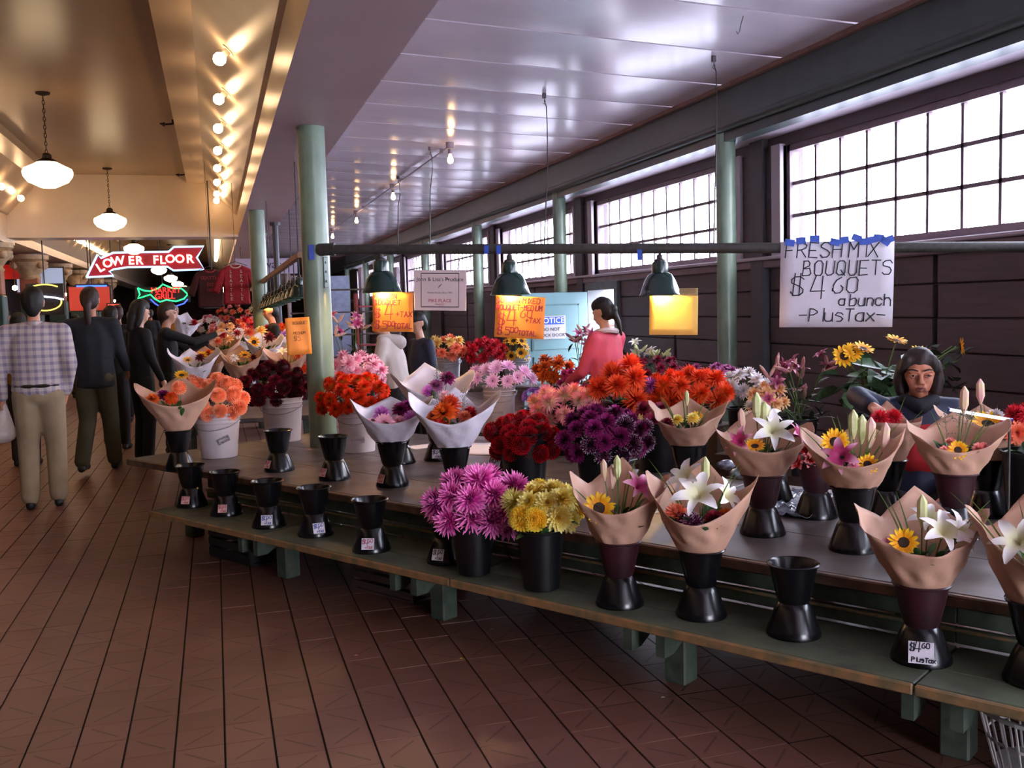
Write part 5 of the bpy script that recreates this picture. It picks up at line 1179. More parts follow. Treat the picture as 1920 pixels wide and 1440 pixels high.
sweatshirt('dark maroon sweatshirt with red print hanging left of the red one', 395, 540, 14.5, dk, letr, txt=[('SEATTLE', 0, .18, .09), ('EST', 0, .06, .08), ('1851', 0, -.04, .08)])
sweatshirt('bright red sweatshirt with two columns of pale letters', 443, 533, 14.0, rd, letw, txt=[(ch, sx, .22-.08*i, .08) for sx in (-.09, .09) for i, ch in enumerate('SEATTLE')])
q = at_d(418, 500, 14.3)
# ================================================================= PEOPLE
ROTA = 0.
def hull2(b, A, B=None):
    rot_ = Matrix.Rotation(ROTA, 3, 'Z')
    pts = []
    for c, r in ((A,) if B is None else (A, B)):
        r = r if isinstance(r, (tuple, list)) else (r, r, r); c = Vector(c)
        for i in range(7):
            la = math.pi*(i/6-.5); k = 1 if i in (0, 6) else 10
            for j in range(k):
                lo = 2*math.pi*j/k+.3*i; pts.append(c+rot_ @ Vector((r[0]*math.cos(la)*math.cos(lo), r[1]*math.cos(la)*math.sin(lo), r[2]*math.sin(la))))
    vs = [b.verts.new(p) for p in pts]
    res = bmesh.ops.convex_hull(b, input=vs)
    bad = [g for g in res['geom_interior']+res['geom_unused'] if isinstance(g, bmesh.types.BMVert) and g.is_valid]
    bmesh.ops.delete(b, geom=list(set(bad)), context='VERTS')
def blob(name, chains, m, parent, voxel=.012, smooth=6, fac=.6, xf=None):
    b = bmesh.new()
    for ch in chains:
        if len(ch) == 1: hull2(b, ch[0])
        for A, B in zip(ch, ch[1:]): hull2(b, A, B)
    bmesh.ops.recalc_face_normals(b, faces=b.faces[:])
    me = bpy.data.meshes.new('t'); b.to_mesh(me); b.free(); o = bpy.data.objects.new('t', me); C.objects.link(o)
    md = o.modifiers.new('r', 'REMESH'); md.mode = 'VOXEL'; md.voxel_size = voxel; md.use_smooth_shade = True
    sm = o.modifiers.new('s', 'SMOOTH'); sm.factor = fac; sm.iterations = smooth
    dg = bpy.context.evaluated_depsgraph_get(); dg.update(); me2 = bpy.data.meshes.new_from_object(o.evaluated_get(dg)); bpy.data.objects.remove(o); bpy.data.meshes.remove(me)
    me2.name = name; me2.materials.clear(); me2.polygons.foreach_set('use_smooth', [True]*len(me2.polygons))
    return mesh_obj(name, me2, m, parent)
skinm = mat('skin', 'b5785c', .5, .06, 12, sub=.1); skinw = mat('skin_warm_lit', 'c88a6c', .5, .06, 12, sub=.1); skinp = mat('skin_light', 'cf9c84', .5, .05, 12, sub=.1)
hairb = mat('black_hair', '17110f', .6, .3, 60, stretch=(1, 1, .15), bump=.3); hairbr = mat('brown_hair', '3a221a', .6, .3, 60, stretch=(1, 1, .15), bump=.3); hairg = mat('grey_hair', '9a8c80', .6, .3, 60)
shoem = mat('dark_shoe', '17130f', .5)
eyew = mat('eye_white', 'd8ccc4', .3); eyed = mat('dark_iris', '20140f', .2); lipm = mat('lips', '8e4a44', .5)
def V(*a): return Vector(a)
def hand_chains(w, d, nrm, curl=.5, s=1.):
    """palm from wrist w along d, back of the hand facing nrm: palm, four unequal fingers, thumb from the side"""
    d = d.normalized(); nrm = (nrm-d*nrm.dot(d)).normalized(); sd = d.cross(nrm)
    ch = [[(w, .024*s), (w+d*.035*s, (.026*s,)*3)]]
    for k, off in enumerate((-.027, -.009, .009, .027)):
        base = w+d*.03*s+sd*off*.6*s; kn = w+d*.085*s+sd*off*s; ch.append([(base, .014*s), (kn, .0115*s)])
        L = (.068, .076, .07, .055)[k]*s; c = curl; p = kn; dd = d; seg = [(p, .0095*s)]
        for q, f in enumerate((.45, .32, .23)):
            dd = (dd-nrm*c*(.6+.3*q)).normalized(); p = p+dd*L*f; seg.append((p, (.0088-.0008*q)*s))
        ch.append(seg)
    tb = w+d*.03*s-sd*.022*s; t1 = tb+(d*.5-sd*.7-nrm*.3).normalized()*.038*s; t2 = t1+(d*.9-sd*.1-nrm*.4).normalized()*.03*s
    ch.append([(tb, .014*s), (t1, .011*s), (t2, .009*s)])
    return ch
def face_chains(H, F, Rt, Up, s=1.):
    """skull, jaw, cheeks, nose, brow, chin, ears about the head centre H; F forward, Rt the person's right, Up up"""
    P = lambda r, f, u: H+Rt*r*s+F*f*s+Up*u*s
    ch = [[(P(0, -.015, .03), .079*s), (P(0, .008, .012), .074*s)], [(P(0, .012, 0), .066*s), (P(0, .030, -.066), .040*s)], [(P(0, .048, -.088), .021*s), (P(0, .056, -.084), .017*s)],
          [(P(.03, .050, -.022), .026*s), (P(.020, .050, -.055), .026*s)], [(P(-.03, .050, -.022), .026*s), (P(-.020, .050, -.055), .026*s)],
          [(P(0, .083, .012), .010*s), (P(0, .100, -.024), .011*s)], [(P(.012, .090, -.028), .008*s), (P(-.012, .090, -.028), .008*s)],
          [(P(.042, .068, .026), .011*s), (P(.012, .082, .022), .010*s)], [(P(-.042, .068, .026), .011*s), (P(-.012, .082, .022), .010*s)],
          [(P(.018, .081, -.052), .0075*s), (P(-.018, .081, -.052), .0075*s)], [(P(.015, .079, -.062), .0085*s), (P(-.015, .079, -.062), .0085*s)]]
    for sg in (1, -1): ch.append([(P(sg*.074, -.012, .015), (.010*s, .016*s, .02*s)), (P(sg*.071, -.008, -.015), (.009*s, .012*s, .014*s))])
    return ch
def person(lb, foot, h, heading, top, bottom, hair, skin, arms, legs=None, hairst='short', sleeve=1, vox=.011, jl=.0, lean=(0, 0), head_turn=0, head_tilt=0, face=False, sit=False, build=1., extra=None, bent=0, name='person', cat='person', jacket_r=1., hs=1.07, fwid=1., tw=1.):
    """foot: point on the floor; heading: direction faced (degrees, 90 = away down the hall); arms: (elbow, wrist) pairs for R, L in body frame (right, forward, up, metres at 1.75 m)"""
    global ROTA
    ROTA = R(heading)-math.pi/2
    s = h/1.75; t = thing(name, lb, cat, foot); th = R(heading); F = V(math.cos(th), math.sin(th), 0); Rt = V(math.sin(th), -math.cos(th), 0); Z = V(0, 0, 1)
    def P(r, f, u):
        k = max(0, (u-.9))/.6
        return (Rt*(r+lean[0]*k)+F*(f+lean[1]*k)+Z*(u-bent*k))*s
    b_ = build*s; ab = abs
    def ell(r, f, u):      # torso section turned with the body (approximate by mixing axes)
        return (r, f, u)
    hipz = .95 if not sit else .49
    if legs is None: legs = [((.1, .02, .5), (.1, -.02, .08)), ((-.1, .02, .5), (-.1, -.02, .08))]
    up = [hipz, hipz+.12, hipz+.3, hipz+.46]
    tors = [(P(0, 0, up[0]), ell(.155*b_, .105*b_, .09*s)), (P(0, 0, up[1]), ell(.145*b_, .10*b_, .08*s)), (P(0, .0, up[2]), ell(.165*b_, .11*b_, .09*s)), (P(0, -.01, up[3]), ell(.135*b_, .085*b_, .05*s))]
    sh = [P(.175*build, -.01, up[3]-.0), P(-.175*build, -.01, up[3]-.0)]
    shc = [(sh[0], .052*b_), (P(0, -.01, up[3]+.01), .062*b_), (sh[1], .052*b_)]
    neck = [(P(0, -.01, up[3]+.03), .052*s), (P(0, .012, up[3]+.13), .048*s)]
    hz = up[3]+(.225 if not sit else .187); hF = (F*math.cos(R(head_turn))+Rt*math.sin(R(head_turn))); hR = (Rt*math.cos(R(head_turn))-F*math.sin(R(head_turn)))*fwid
    ti = R(head_tilt); hUp = Z*math.cos(ti)+hF*math.sin(ti)*-1; hF = hF*math.cos(ti)+Z*math.sin(ti)
    H = P(0, .02, hz)
    body = [tors, shc, neck]+face_chains(H, hF, hR, hUp, s*hs)
    ks, s = s, s*hs
    s = ks
    shirt = [[(c, tuple(x*1.10*jacket_r for x in r)) for c, r in tors], [(c, r*1.12*jacket_r) for c, r in shc]]
    if jl: shirt.append([(P(0, 0, up[0]+.02), tuple(x*1.1*jacket_r for x in tors[0][1])), (P(0, 0, up[0]-jl), tuple(x*1.12*jacket_r for x in tors[0][1][:2])+(.03,))])
    for i, (el, wr) in enumerate(arms):
        E_, W = P(*el), P(*wr); hd = (W-E_).normalized()
        body.append([(sh[i], .044*b_), (E_, .034*b_)]); body.append([(E_, .034*b_), (W, .024*b_)])
        nrm = (Rt*(1 if i == 0 else -1)*.8+F*.2+Z*.3) if abs(hd.z) > .6 else Z
        if i == 1: nrm = nrm
        body += hand_chains(W, hd, nrm, .45, s)
        shirt.append([(sh[i], .062*b_*jacket_r), (E_, .050*b_*jacket_r)])
        if sleeve: shirt.append([(E_, .050*b_*jacket_r), (E_.lerp(W, .95 if sleeve == 1 else sleeve), .039*b_*jacket_r)])
    tr = [[(P(0, 0, hipz+.0), tuple(x*1.05 for x in tors[0][1])), (P(0, 0, hipz-.06), ell(.15*b_, .11*b_, .07*s))]]
    for i, (kn, an) in enumerate(legs):
        sg = 1 if i == 0 else -1; hp = P(sg*.085, 0, hipz-.04); K_, A_ = P(*kn), P(*an)
        body.append([(hp, .085*b_), (K_, .052*b_), (K_.lerp(A_, .35), .05*b_), (A_, .034*b_)])
        tr.append([(hp, .098*b_*tw), (K_, .070*b_*tw)]); tr.append([(K_, .070*b_*tw), (K_.lerp(A_, .96), .062*b_*tw)])
        dn = F*.9-Z*.05
        toe = A_+F*.15*s; toe.z = max(.02*s, A_.z-.05*s); heel = A_-F*.03*s; heel.z = max(.025*s, A_.z-.05*s)
        body.append([(A_, .033*s), (toe, .026*s)])
        blob('shoe', [[(A_-Z*.005*s, .042*s), (heel, .036*s)], [(heel, .036*s), (A_.lerp(toe, .5)+Z*-.01, .042*s), (toe, .034*s)]], shoem, t, .012, 3)
    blob('body', body, skin, t, vox, 3, .5)
    shobj = blob('shirt' if 'shirt' in lb else 'jacket', shirt, top, t, .014, 5); blob('trousers', tr, bottom, t, .014, 5)
    s_b = s; s = s*hs
    q = lambda r, f, u: H+hR*r*ks*hs+hF*f*ks*hs+hUp*u*ks*hs
    hc = [[(q(0, -.022, .045), .084*s), (q(0, -.035, 0), .078*s)], [(q(0, -.01, .06), .078*s), (q(0, .028, .068) if hairst != 'bob' else q(-.01, .015, .080), (.062 if hairst != 'bob' else .052)*s)]]
    if hairst == 'long': hc += [[(q(.055, -.02, .03), .045*s), (q(.062, -.02, -.07), .036*s), (q(.055, -.03, -.13), .03*s)], [(q(-.055, -.02, .03), .045*s), (q(-.062, -.02, -.07), .036*s), (q(-.055, -.03, -.13), .03*s)], [(q(0, -.05, 0), .065*s), (q(0, -.06, -.11), .055*s), (q(0, -.07, -.17), .04*s)]]
    if hairst == 'bob': hc += [[(q(sg*.062, -.004, .045), .034*s), (q(sg*.078, -.010, -.03), .031*s), (q(sg*.070, -.008, -.085), .027*s)] for sg in (1, -1)]+[[(q(0, -.05, 0), .07*s), (q(0, -.05, -.08), .055*s)], [(q(.05, .035, .075), .026*s), (q(.066, .03, .03), .02*s)], [(q(-.05, .035, .075), .026*s), (q(-.066, .03, .03), .02*s)]]
    if hairst == 'pony': hc += [[(q(0, -.085, .02), .036*s), (q(0, -.115, -.04), .034*s), (q(0, -.11, -.14), .03*s), (q(.01, -.10, -.26), .018*s)]]
    if hairst == 'bun': hc += [[(q(0, -.095, .0), .04*s)], [(q(0, -.09, -.02), .03*s), (q(.01, -.10, -.12), .026*s), (q(.015, -.09, -.22), .014*s)]]
    if hairst == 'short': hc += [[(q(0, -.05, -.02), .062*s), (q(0, -.055, -.055), .045*s)]]
    ho = blob('hair', hc, hair, t, .010, 3, .5)
    if face:
        for sg in (1, -1):
            e = quick('eye', eyew, lambda b: ball(b, (0, 0, 0), .0115*s, 2, (1, 1, 1)), t, smooth=True); e.location = q(sg*.030, .0735, .008)
            quick('iris', eyed, lambda b: ball(b, (0, 0, 0), .0062*s, 2), e, smooth=True, loc=hF*.0075*s-hUp*.001*s)
            blob('eyelid', [[(q(sg*.016, .083, .011), .0045*s), (q(sg*.030, .086, .0145), .0052*s), (q(sg*.045, .076, .010), .0045*s)], [(q(sg*.018, .083, -.0015), .0035*s), (q(sg*.030, .085, -.004), .004*s), (q(sg*.044, .077, .0)), .0035*s] and [(q(sg*.018, .083, -.0015), .0035*s), (q(sg*.030, .085, -.004), .004*s), (q(sg*.044, .077, .0), .0035*s)]], skin, t, .0035, 2)
            blob('eyebrow', [[(q(sg*.012, .093, .030), .0035*s), (q(sg*.032, .089, .037), .0042*s), (q(sg*.050, .074, .032), .003*s)]], hair, t, .003, 1)
        blob('lips', [[(q(.020, .083, -.055), .0035*s), (q(.006, .090, -.0505), .0052*s), (q(0, .0905, -.052), .0045*s), (q(-.006, .090, -.0505), .0052*s), (q(-.020, .083, -.055), .0035*s)], [(q(.016, .084, -.062), .004*s), (q(0, .089, -.066), .0055*s), (q(-.016, .084, -.062), .004*s)]], lipm, t, .003, 1)
    s = s_b
    if extra: extra(t, P, F, Rt, s, H, q)
    ROTA = 0.
    return t, P, F, Rt, s, q, shobj
# cloth materials
def plaid():
    m = mat('plaid_shirt_cloth', 'b8a8a8', .85, .05, 10); n = m.node_tree.nodes; l = m.node_tree.links; b = n['Principled BSDF']
    tc = n.new('ShaderNodeTexCoord'); outc = []
    sp = n.new('ShaderNodeSeparateXYZ'); l.new(tc.outputs['Object'], sp.inputs[0])
    def stripe(sock, sc, th):
        a = n.new('ShaderNodeMath'); a.operation = 'MULTIPLY'; a.inputs[1].default_value = sc; l.new(sock, a.inputs[0])
        f = n.new('ShaderNodeMath'); f.operation = 'FRACT'; l.new(a.outputs[0], f.inputs[0]); g = n.new('ShaderNodeMath'); g.operation = 'LESS_THAN'; g.inputs[1].default_value = th; l.new(f.outputs[0], g.inputs[0]); return g.outputs[0]
    s1 = stripe(sp.outputs[0], 17, .42); s2 = stripe(sp.outputs[2], 17, .42)
    ad = n.new('ShaderNodeMath'); ad.operation = 'ADD'; l.new(s1, ad.inputs[0]); l.new(s2, ad.inputs[1]); mu = n.new('ShaderNodeMath'); mu.operation = 'MULTIPLY'; mu.inputs[1].default_value = .5; l.new(ad.outputs[0], mu.inputs[0])
    rp = n.new('ShaderNodeValToRGB'); rp.color_ramp.elements[0].color = lin('bcaca8'); rp.color_ramp.elements[1].color = lin('80748a'); l.new(mu.outputs[0], rp.inputs['Fac']); l.new(rp.outputs[0], b.inputs['Base Color']); return m
khaki = mat('khaki_cloth', '9a8468', .85, .1, 8, bump=.3); darkj = mat('dark_navy_cloth', '23262f', .85, .2, 8, bump=.3); blackc = mat('black_cloth', '16151a', .85, .2, 8, bump=.3); browntr = mat('dark_brown_cloth', '352a24', .85, .2, 8, bump=.2)
mustard = mat('mustard_cloth', 'a8702a', .85, .1, 8); oliv = mat('olive_cloth', '4a4630', .85, .1, 8); pinkj = mat('coral_pink_jacket', 'c8425a', .7, .1, 8, bump=.3); hoodm = mat('grey_hoodie', 'c4b8b4', .85, .08, 8, bump=.3)
navyj = mat('navy_jacket', '1e2540', .65, .15, 8, bump=.3); redv = mat('red_fleece_vest', 'b01c24', .85, .1, 8)
DOWN = [((.24, -.02, 1.14), (.26, .04, .90)), ((-.24, -.02, 1.14), (-.26, .04, .90))]
WALK = [((.09, .12, .50), (.10, .16, .09)), ((-.09, .02, .50), (-.10, -.20, .12))]
def gp(px, py): q = at_z(px, py, 0); return Vector((q.x, q.y, 0))
def bag(t, P, F, Rt, s, H, q):
    blob('plastic_bag', [[(P(-.30, .08, .60), (.12, .09, .08)), (P(-.29, .08, .72), (.08, .06, .05)), (P(-.26, .05, .84), (.02, .02, .02))]], mat('pale_carrier_bag', 'cdb8b0', .4, .1, 10), t, .014, 3)
def belt(t, P, F, Rt, s, H, q):
    bag(t, P, F, Rt, s, H, q)
    quick('belt', shoem, lambda b: tube(b, [P(.172*math.cos(R(a)), .122*math.sin(R(a)), .985) for a in range(0, 361, 15)], .017, 6, False), t, smooth=True)
    blob('collar', [[(P(.05, -.02, 1.475), .028), (P(0, -.065, 1.48), .026), (P(-.05, -.02, 1.475), .028)]], MC['plaid_shirt_cloth'], t, .010, 2)
person('man in a pale plaid shirt and khaki trousers walking away at far left', gp(86, 950), 1.79, 92, plaid(), khaki, hairb, skinw, [((.25, -.05, 1.15), (.20, .03, .92)), ((-.27, -.02, 1.14), (-.27, .05, .89))], [((.10, .07, .50), (.10, .02, .08)), ((-.10, .03, .50), (-.10, -.05, .08))], build=1.15, tw=1.03, extra=belt, vox=.010, jacket_r=1.03)
person('long-haired man in a dark jacket walking away behind the plaid shirt man', gp(188, 885), 1.83, 80, darkj, oliv, hairbr, skinm, [((.24, .05, 1.14), (.24, .22, .98)), ((-.24, -.02, 1.14), (-.25, .06, .92))], WALK, 'pony', tw=1.02, build=1.15, jl=.12)
person('dark-haired woman in black jacket and black trousers looking down by the stall', gp(275, 872), 1.70, 28, blackc, blackc, hairb, skinp, [((.23, .02, 1.13), (.22, .12, .92)), ((-.22, .0, 1.13), (-.2, .12, .94))], None, 'long', head_tilt=-12, jl=.1, face=True)
person('shopper in a dark coat reaching towards the flowers, seen from the side', gp(325, 850), 1.68, 5, blackc, blackc, hairbr, skinp, [((.18, .28, 1.30), (.10, .54, 1.38)), ((-.16, .22, 1.2), (-.08, .46, 1.30))], None, 'short', jl=.16, face=True)
# background walkers
BG = [((222, 842), 1.66, 75, darkj, blackc, hairb, 'dark-coated figure just left of the woman in black', 'short'), ((52, 872), 1.60, 80, mustard, browntr, hairb, 'person in a mustard jacket half hidden behind the plaid shirt man', 'short'), ((232, 790), 1.70, 90, blackc, blackc, hairbr, 'dark figure behind the long-haired man', 'short'), ((210, 765), 1.66, 100, darkj, blackc, hairb, 'dark figure farther back between the long-haired man and the woman', 'short'),
      ((150, 745), 1.6, 80, blackc, blackc, hairb, 'small dark figure behind the long-haired man at left', 'short'), ((252, 725), 1.64, 70, oliv, browntr, hairg, 'grey-haired figure in olive further down the hall', 'short'), ((335, 742), 1.72, 275, mustard, blackc, hairg, 'light-haired distant figure behind the reaching shopper', 'short'),
      ((185, 715), 1.7, 85, blackc, browntr, hairbr, 'distant dark figure under the yellow neon letter', 'short'), ((20, 735), 1.72, 60, blackc, blackc, hairb, 'distant dark figure at the left edge of the hall', 'short'), ((288, 700), 1.7, 90, darkj, blackc, hairb, 'farthest dark figure in the middle of the hall', 'short')]
for (px, h, hd, tp, bt, hr, lb, hs) in BG:
    person(lb, gp(*px), h, hd, tp, bt, hr, skinm, DOWN, None, hs, vox=.02)
# the sellers
q = at_d(1137, 700, 7.9)
person('seller in a coral pink jacket seen from behind, dark ponytail over the collar', Vector((q.x, q.y, 0)), 1.58, 120, pinkj, blackc, hairb, skinp, [((.22, .10, 1.12), (.16, .30, 1.02)), ((-.22, .10, 1.12), (-.14, .32, 1.02))], None, 'bun', head_tilt=-18, head_turn=-10, extra=lambda t, P, F, Rt, s, H, q: (quick('white_hood', mat('white_lining', 'd8ccd4', .8), lambda b: tube(b, [P(.10*math.cos(R(a)), .0+.09*math.sin(R(a))-.02, 1.475+.01*math.sin(R(a*2))) for a in range(0, 361, 20)], .022, 6), t, smooth=True)), jacket_r=1.1)
q = at_d(748, 700, 8.9)
person('person in a pale grey hoodie leaning over the flowers, face hidden by the orange sign', Vector((q.x, q.y, 0)), 1.60, 150, hoodm, blackc, hairb, skinp, [((.24, .10, 1.12), (.18, .30, 1.0)), ((-.24, .10, 1.12), (-.16, .3, 1.0))], None, 'short', head_tilt=-25, lean=(0, .12), bent=.06, extra=lambda t, P, F, Rt, s, H, q: blob('hood', [[(P(.10, .02, 1.46), .05), (P(0, -.12, 1.42), .07), (P(-.10, .02, 1.46), .05)]], hoodm, t, .014, 4), jacket_r=1.12)
q = at_d(790, 700, 9.6)
person('person in a navy jacket bending behind the grey hoodie', Vector((q.x, q.y, 0)), 1.5, 200, navyj, blackc, hairb, skinp, DOWN, None, 'short', head_tilt=-20)
q = at_d(512, 640, 12.6)
person('dark-clothed seller in profile behind the far green column', Vector((q.x, q.y, 0)), 1.68, 185, blackc, blackc, hairb, skinw, DOWN, None, 'short', head_tilt=-10)
# seated seller: reaching for the kraft bundle
q = at_d(1722, 700, 5.15); foot = Vector((q.x, q.y, .0))
Lh = at_d(1635, 762, 4.75)
hd_ = math.degrees(math.atan2(-q.y, -q.x))+6
def seller_extra(t, P, F, Rt, s, H, q):
    blob('red_fleece', [[(P(.04, .068, .70), .080), (P(.04, .064, .83), .072), (P(-.04, .064, .83), .072), (P(-.04, .068, .70), .080)], [(P(.04, .068, .70), .080), (P(-.04, .068, .70), .080)]], redv, t, .014, 4)
    blob('collar', [[(P(.07, .03, 1.0), .04), (P(0, .075, .97), .045), (P(-.07, .03, 1.0), .04)]], mat('black_collar', '181822', .8), t, .012, 3)
sv = thing('stool', 'plain stool under the seated seller', 'stool', (q.x, q.y, 0)); quick('seat', brc, lambda b: box(b, -.2, .2, -.2, .2, .32, .36, .01), sv)
for x in (-.17, .17):
    for y in (-.17, .17): quick('leg', brc, lambda b: box(b, x-.015, x+.015, y-.015, y+.015, 0, .32), sv)
thd = R(hd_); F0 = V(math.cos(thd), math.sin(thd), 0); R0 = V(math.sin(thd), -math.cos(thd), 0)
s5 = 1.0; lv = (Lh-foot)/s5; wr = (lv.dot(R0), lv.dot(F0), lv.z)
elv = (at_d(1606, 742, 5.0)-foot); elb = (elv.dot(R0), elv.dot(F0), elv.z)
person('older woman with dark bobbed hair, navy and red jacket, seated behind the kraft bouquets', foot, 1.75, hd_, navyj, blackc, mat('dark_auburn_hair', '2c1a18', .6, .3, 60, stretch=(1, 1, .15), bump=.3), mat('skin_seller', 'b9765a', .5, .05, 14, sub=.1),
    [(elb, (wr[0], wr[1], wr[2])), ((-.24, .05, .63), (-.12, .26, .55))], [((.13, .42, .45), (.13, .40, .08)), ((-.13, .42, .45), (-.13, .40, .08))], 'bob', sit=True, face=True, vox=.0065, extra=seller_extra, head_tilt=-4, build=1.0, jacket_r=1.1, hs=1.08, fwid=1.13)
wand = thing('light_tube', 'glowing white strip tube resting behind the right bouquets', 'tube', at_d(1780, 768, 4.3)); w1 = at_d(1893, 787, 4.2)-wand.location
quick('tube_body', emis('white_strip_light', 'f0ecff', 2.2), lambda b: tube(b, [(0, 0, 0), w1], .0065, 8), wand, smooth=True)
quick('end_cap', mat('blue_cap', '3a40b0', .4), lambda b: (tube(b, [w1, w1*1.05], .008, 8), tube(b, [w1*-.02, w1*.01], .008, 8)), wand)
quick('stand_rod', iron, lambda b: tube(b, [w1, Vector((w1.x, w1.y, TZ-wand.location.z))], .006, 6), wand)
# ================================================================= FAR STALL AND LEFT SIDE
t2 = thing('flower_table', 'second flower table running down the hall behind the first', 'table', (0, 0, 0))
for y0 in (8.6, 10.9, 13.2): quick('tabletop', metal_top, lambda b: box(b, -.35, 1.0, y0, y0+2.28, .62, .66, .004), t2)
for y0 in (8.7, 10.9, 13.2, 15.3):
    for x in (-.28, .92): quick('leg', gpaint, lambda b: box(b, x-.04, x+.04, y0, y0+.08, 0, .62), t2)
FT = [(1075+0, 0)]
far_items = [(452, 690, 9.6, 'kraft', 'kraft-wrapped bouquet with white flowers behind the peach dahlias', [('whitem', -.06, -.04, .2, .06, U), ('sun', .04, 0, .22, .06, U), ('burgd', .12, 0, .2, .05, U)]),
 (497, 655, 10.4, 'white', 'big white-wrapped bouquet with sunflower and dark leaves left of the orange card', [('sun', -.12, -.05, .2, .07, (0, -1, .3)), ('burgd', .05, 0, .24, .08, U), ('coral', -.15, .03, .3, .08, U), ('creamor', -.03, .03, .32, .07, U)]),
 (545, 650, 10.8, 'white', 'white-wrapped violet bouquet behind the orange card', [('aster', -.05, 0, .25, .07, U), ('aster', .05, .0, .3, .08, U), ('lilyw', .1, -.1, .12, .07, U)]),
 (540, 690, 9.8, 'kraft', 'kraft-wrapped bouquet of greenish lilies above the burgundy dahlias', [('lilyw', -.05, -.03, .22, .07, U), ('coral', .1, 0, .2, .06, U), ('bud', 0, 0, .25, .1, 'lilyw')]),
 (392, 700, 9.9, 'kraft', 'kraft-wrapped bouquet with small sunflowers left of the white wraps', [('sun', -.06, -.03, .22, .06, U), ('orangesmall', .06, 0, .22, .06, U), ('rust', 0, .03, .24, .06, U)]),
 (355, 715, 9.4, 'white', 'small white-wrapped bouquet at the left end of the far table', [('sun', -.06, -.03, .2, .05, U), ('burgd', .05, 0, .22, .06, U)]),
 (420, 655, 11.5, 'kraft', 'kraft-wrapped mixed bouquet further along the far table', [('coral', -.06, -.03, .22, .06, U), ('peachm', .06, 0, .24, .07, U), ('red', .0, .03, .28, .06, U)]),
 (455, 640, 12.2, 'white', 'white-wrapped red bouquet far along the table', [('red', -.06, -.03, .22, .07, U), ('whitered', .06, 0, .24, .06, U)])]
for i, (px, py, d, w, lb, its) in enumerate(far_items):
    q = at_d(px, py, d); p = Vector((min(max(q.x, -.2), .9), q.y, .66))
    top = q.z-.13; h = max(.25, top-.66); vase(p, 'dark vase under the '+' '.join(lb.split()[:11]), s=h/.25)
    bouquet(Vector((p.x, p.y, .66+h)), lb, kraft if w == 'kraft' else wwrap, .28, .22, its, 60+i, blades=3 if w == 'kraft' else 0, low=True)
for i, (px, py, d, fk, lb, n, r, ax) in enumerate(((300+65, 680, 10.6, ['rust', 'coral'], 'rust', 10, .06, 26), (420, 625, 13, ['pinkcarn', 'peachm'], 'peach', 14, .07, 30), (455, 615, 14.4, ['coral', 'red'], 'coral', 14, .07, 26), (395, 610, 15.0, ['whitem', 'palepink'], 'white and pink', 14, .07, 26), (520, 625, 12.6, ['orange', 'red'], 'orange', 12, .07, 22), (440, 590, 15.0, ['pinkcarn', 'coral'], 'salmon', 14, .06, 32), (560, 685, 10.0, ['coral', 'orange'], 'coral-orange', 12, .065, 20), (480, 600, 15.2, ['palepink', 'red'], 'pink and red', 12, .06, 26))):
    q = at_d(px, py, d); p = Vector((min(max(q.x, -.2), .85), q.y, .66)); h = max(.2, q.z-.1-.66); bucket(p, 'dark bucket of %s flowers on the far table' % lb, 'black', .12, .15, h)
    grp = '%s flowers on the far table' % lb; cluster(lb+' flower on the far table', grp, px, py, d, ax, 18, n, fk, r, p+Vector((0, 0, h-.03)), .09, low=True, seed=90+i, leaves=6)
# white cone held up by the reaching shopper side
q = at_d(343, 628, 11.2)
o = bouquet(q, 'white paper cone of flowers held up beside the reaching shopper', wwrap, .24, .16, [('red', .1, -.02, .16, .06, U), ('palepink', .12, 0, .1, .05, U)], 88, lean=(20, 0), blades=0, low=True)
# left colonnade
capm = mat('cream_capital', 'b89c78', .6, .15, 10, bump=.2); basem = mat('dark_green_shaft', '2c4a42', .5, .1, 6)
def pier(x, y, lb, red=False):
    t = thing('capital_column', lb, 'column', (x, y, 0))
    quick('shaft', basem, lambda b: box(b, -.19, .19, -.19, .19, 0, 1.95, .02), t)
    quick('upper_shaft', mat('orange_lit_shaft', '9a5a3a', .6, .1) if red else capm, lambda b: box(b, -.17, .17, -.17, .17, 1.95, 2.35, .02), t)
    quick('capital', capm, lambda b: lathe(b, [(0, 2.33), (.19, 2.33), (.21, 2.37), (.18, 2.41), (.24, 2.5), (.33, 2.6), (.35, 2.66), (.30, 2.69), (.36, 2.72), (.36, 2.80), (0, 2.80)], 20), t, smooth=True)
    quick('volute', capm, lambda b: [ball(b, (sx*.24, sy*.24, 2.6), .07, 2) for sx in (-1, 1) for sy in (-1, 1)], t, smooth=True)['kind'] = 'stuff'
pier(-3.45, 13.2, 'square column with cream capital and dark green shaft at far left')
for i, y in enumerate((17.9, 21.5, 25, 28.5, 32, 36)):
    pier(-3.45, y, ['orange-lit column with cream capital behind the left crowd', 'second column with cream capital beyond the cross beam', 'third cream capital column down the left side', 'fourth cream capital column down the left side', 'fifth cream capital column down the left side', 'farthest cream capital column down the left side'][i], True)
redaw = mat('red_awning', 'c02018', .6, .1)
for i, (y, z, lb) in enumerate(((20, 2.75, 'red awning strip above the left shop fronts, nearest'), (25, 2.65, 'red awning strip above the left shop fronts, second'))):
    t = thing('awning', lb, 'awning', (-4.9, y, z)); quick('canvas', redaw, lambda b: prism(b, [(-1.2, -2), (1.2, -2), (1.2, 2), (-1.2, 2)], 0, .06), t); quick('valance', redaw, lambda b: box(b, -1.2, 1.2, -2.03, -1.98, -.25, .05), t)
    quick('hanger_rod', iron, lambda b: tube(b, [(0, 0, .05), (0, 0, 3.3-z)], .015, 5), t); plight((-4.9, y-2.6, z-.3), 25, (1, .35, .2), .1, parent=None)
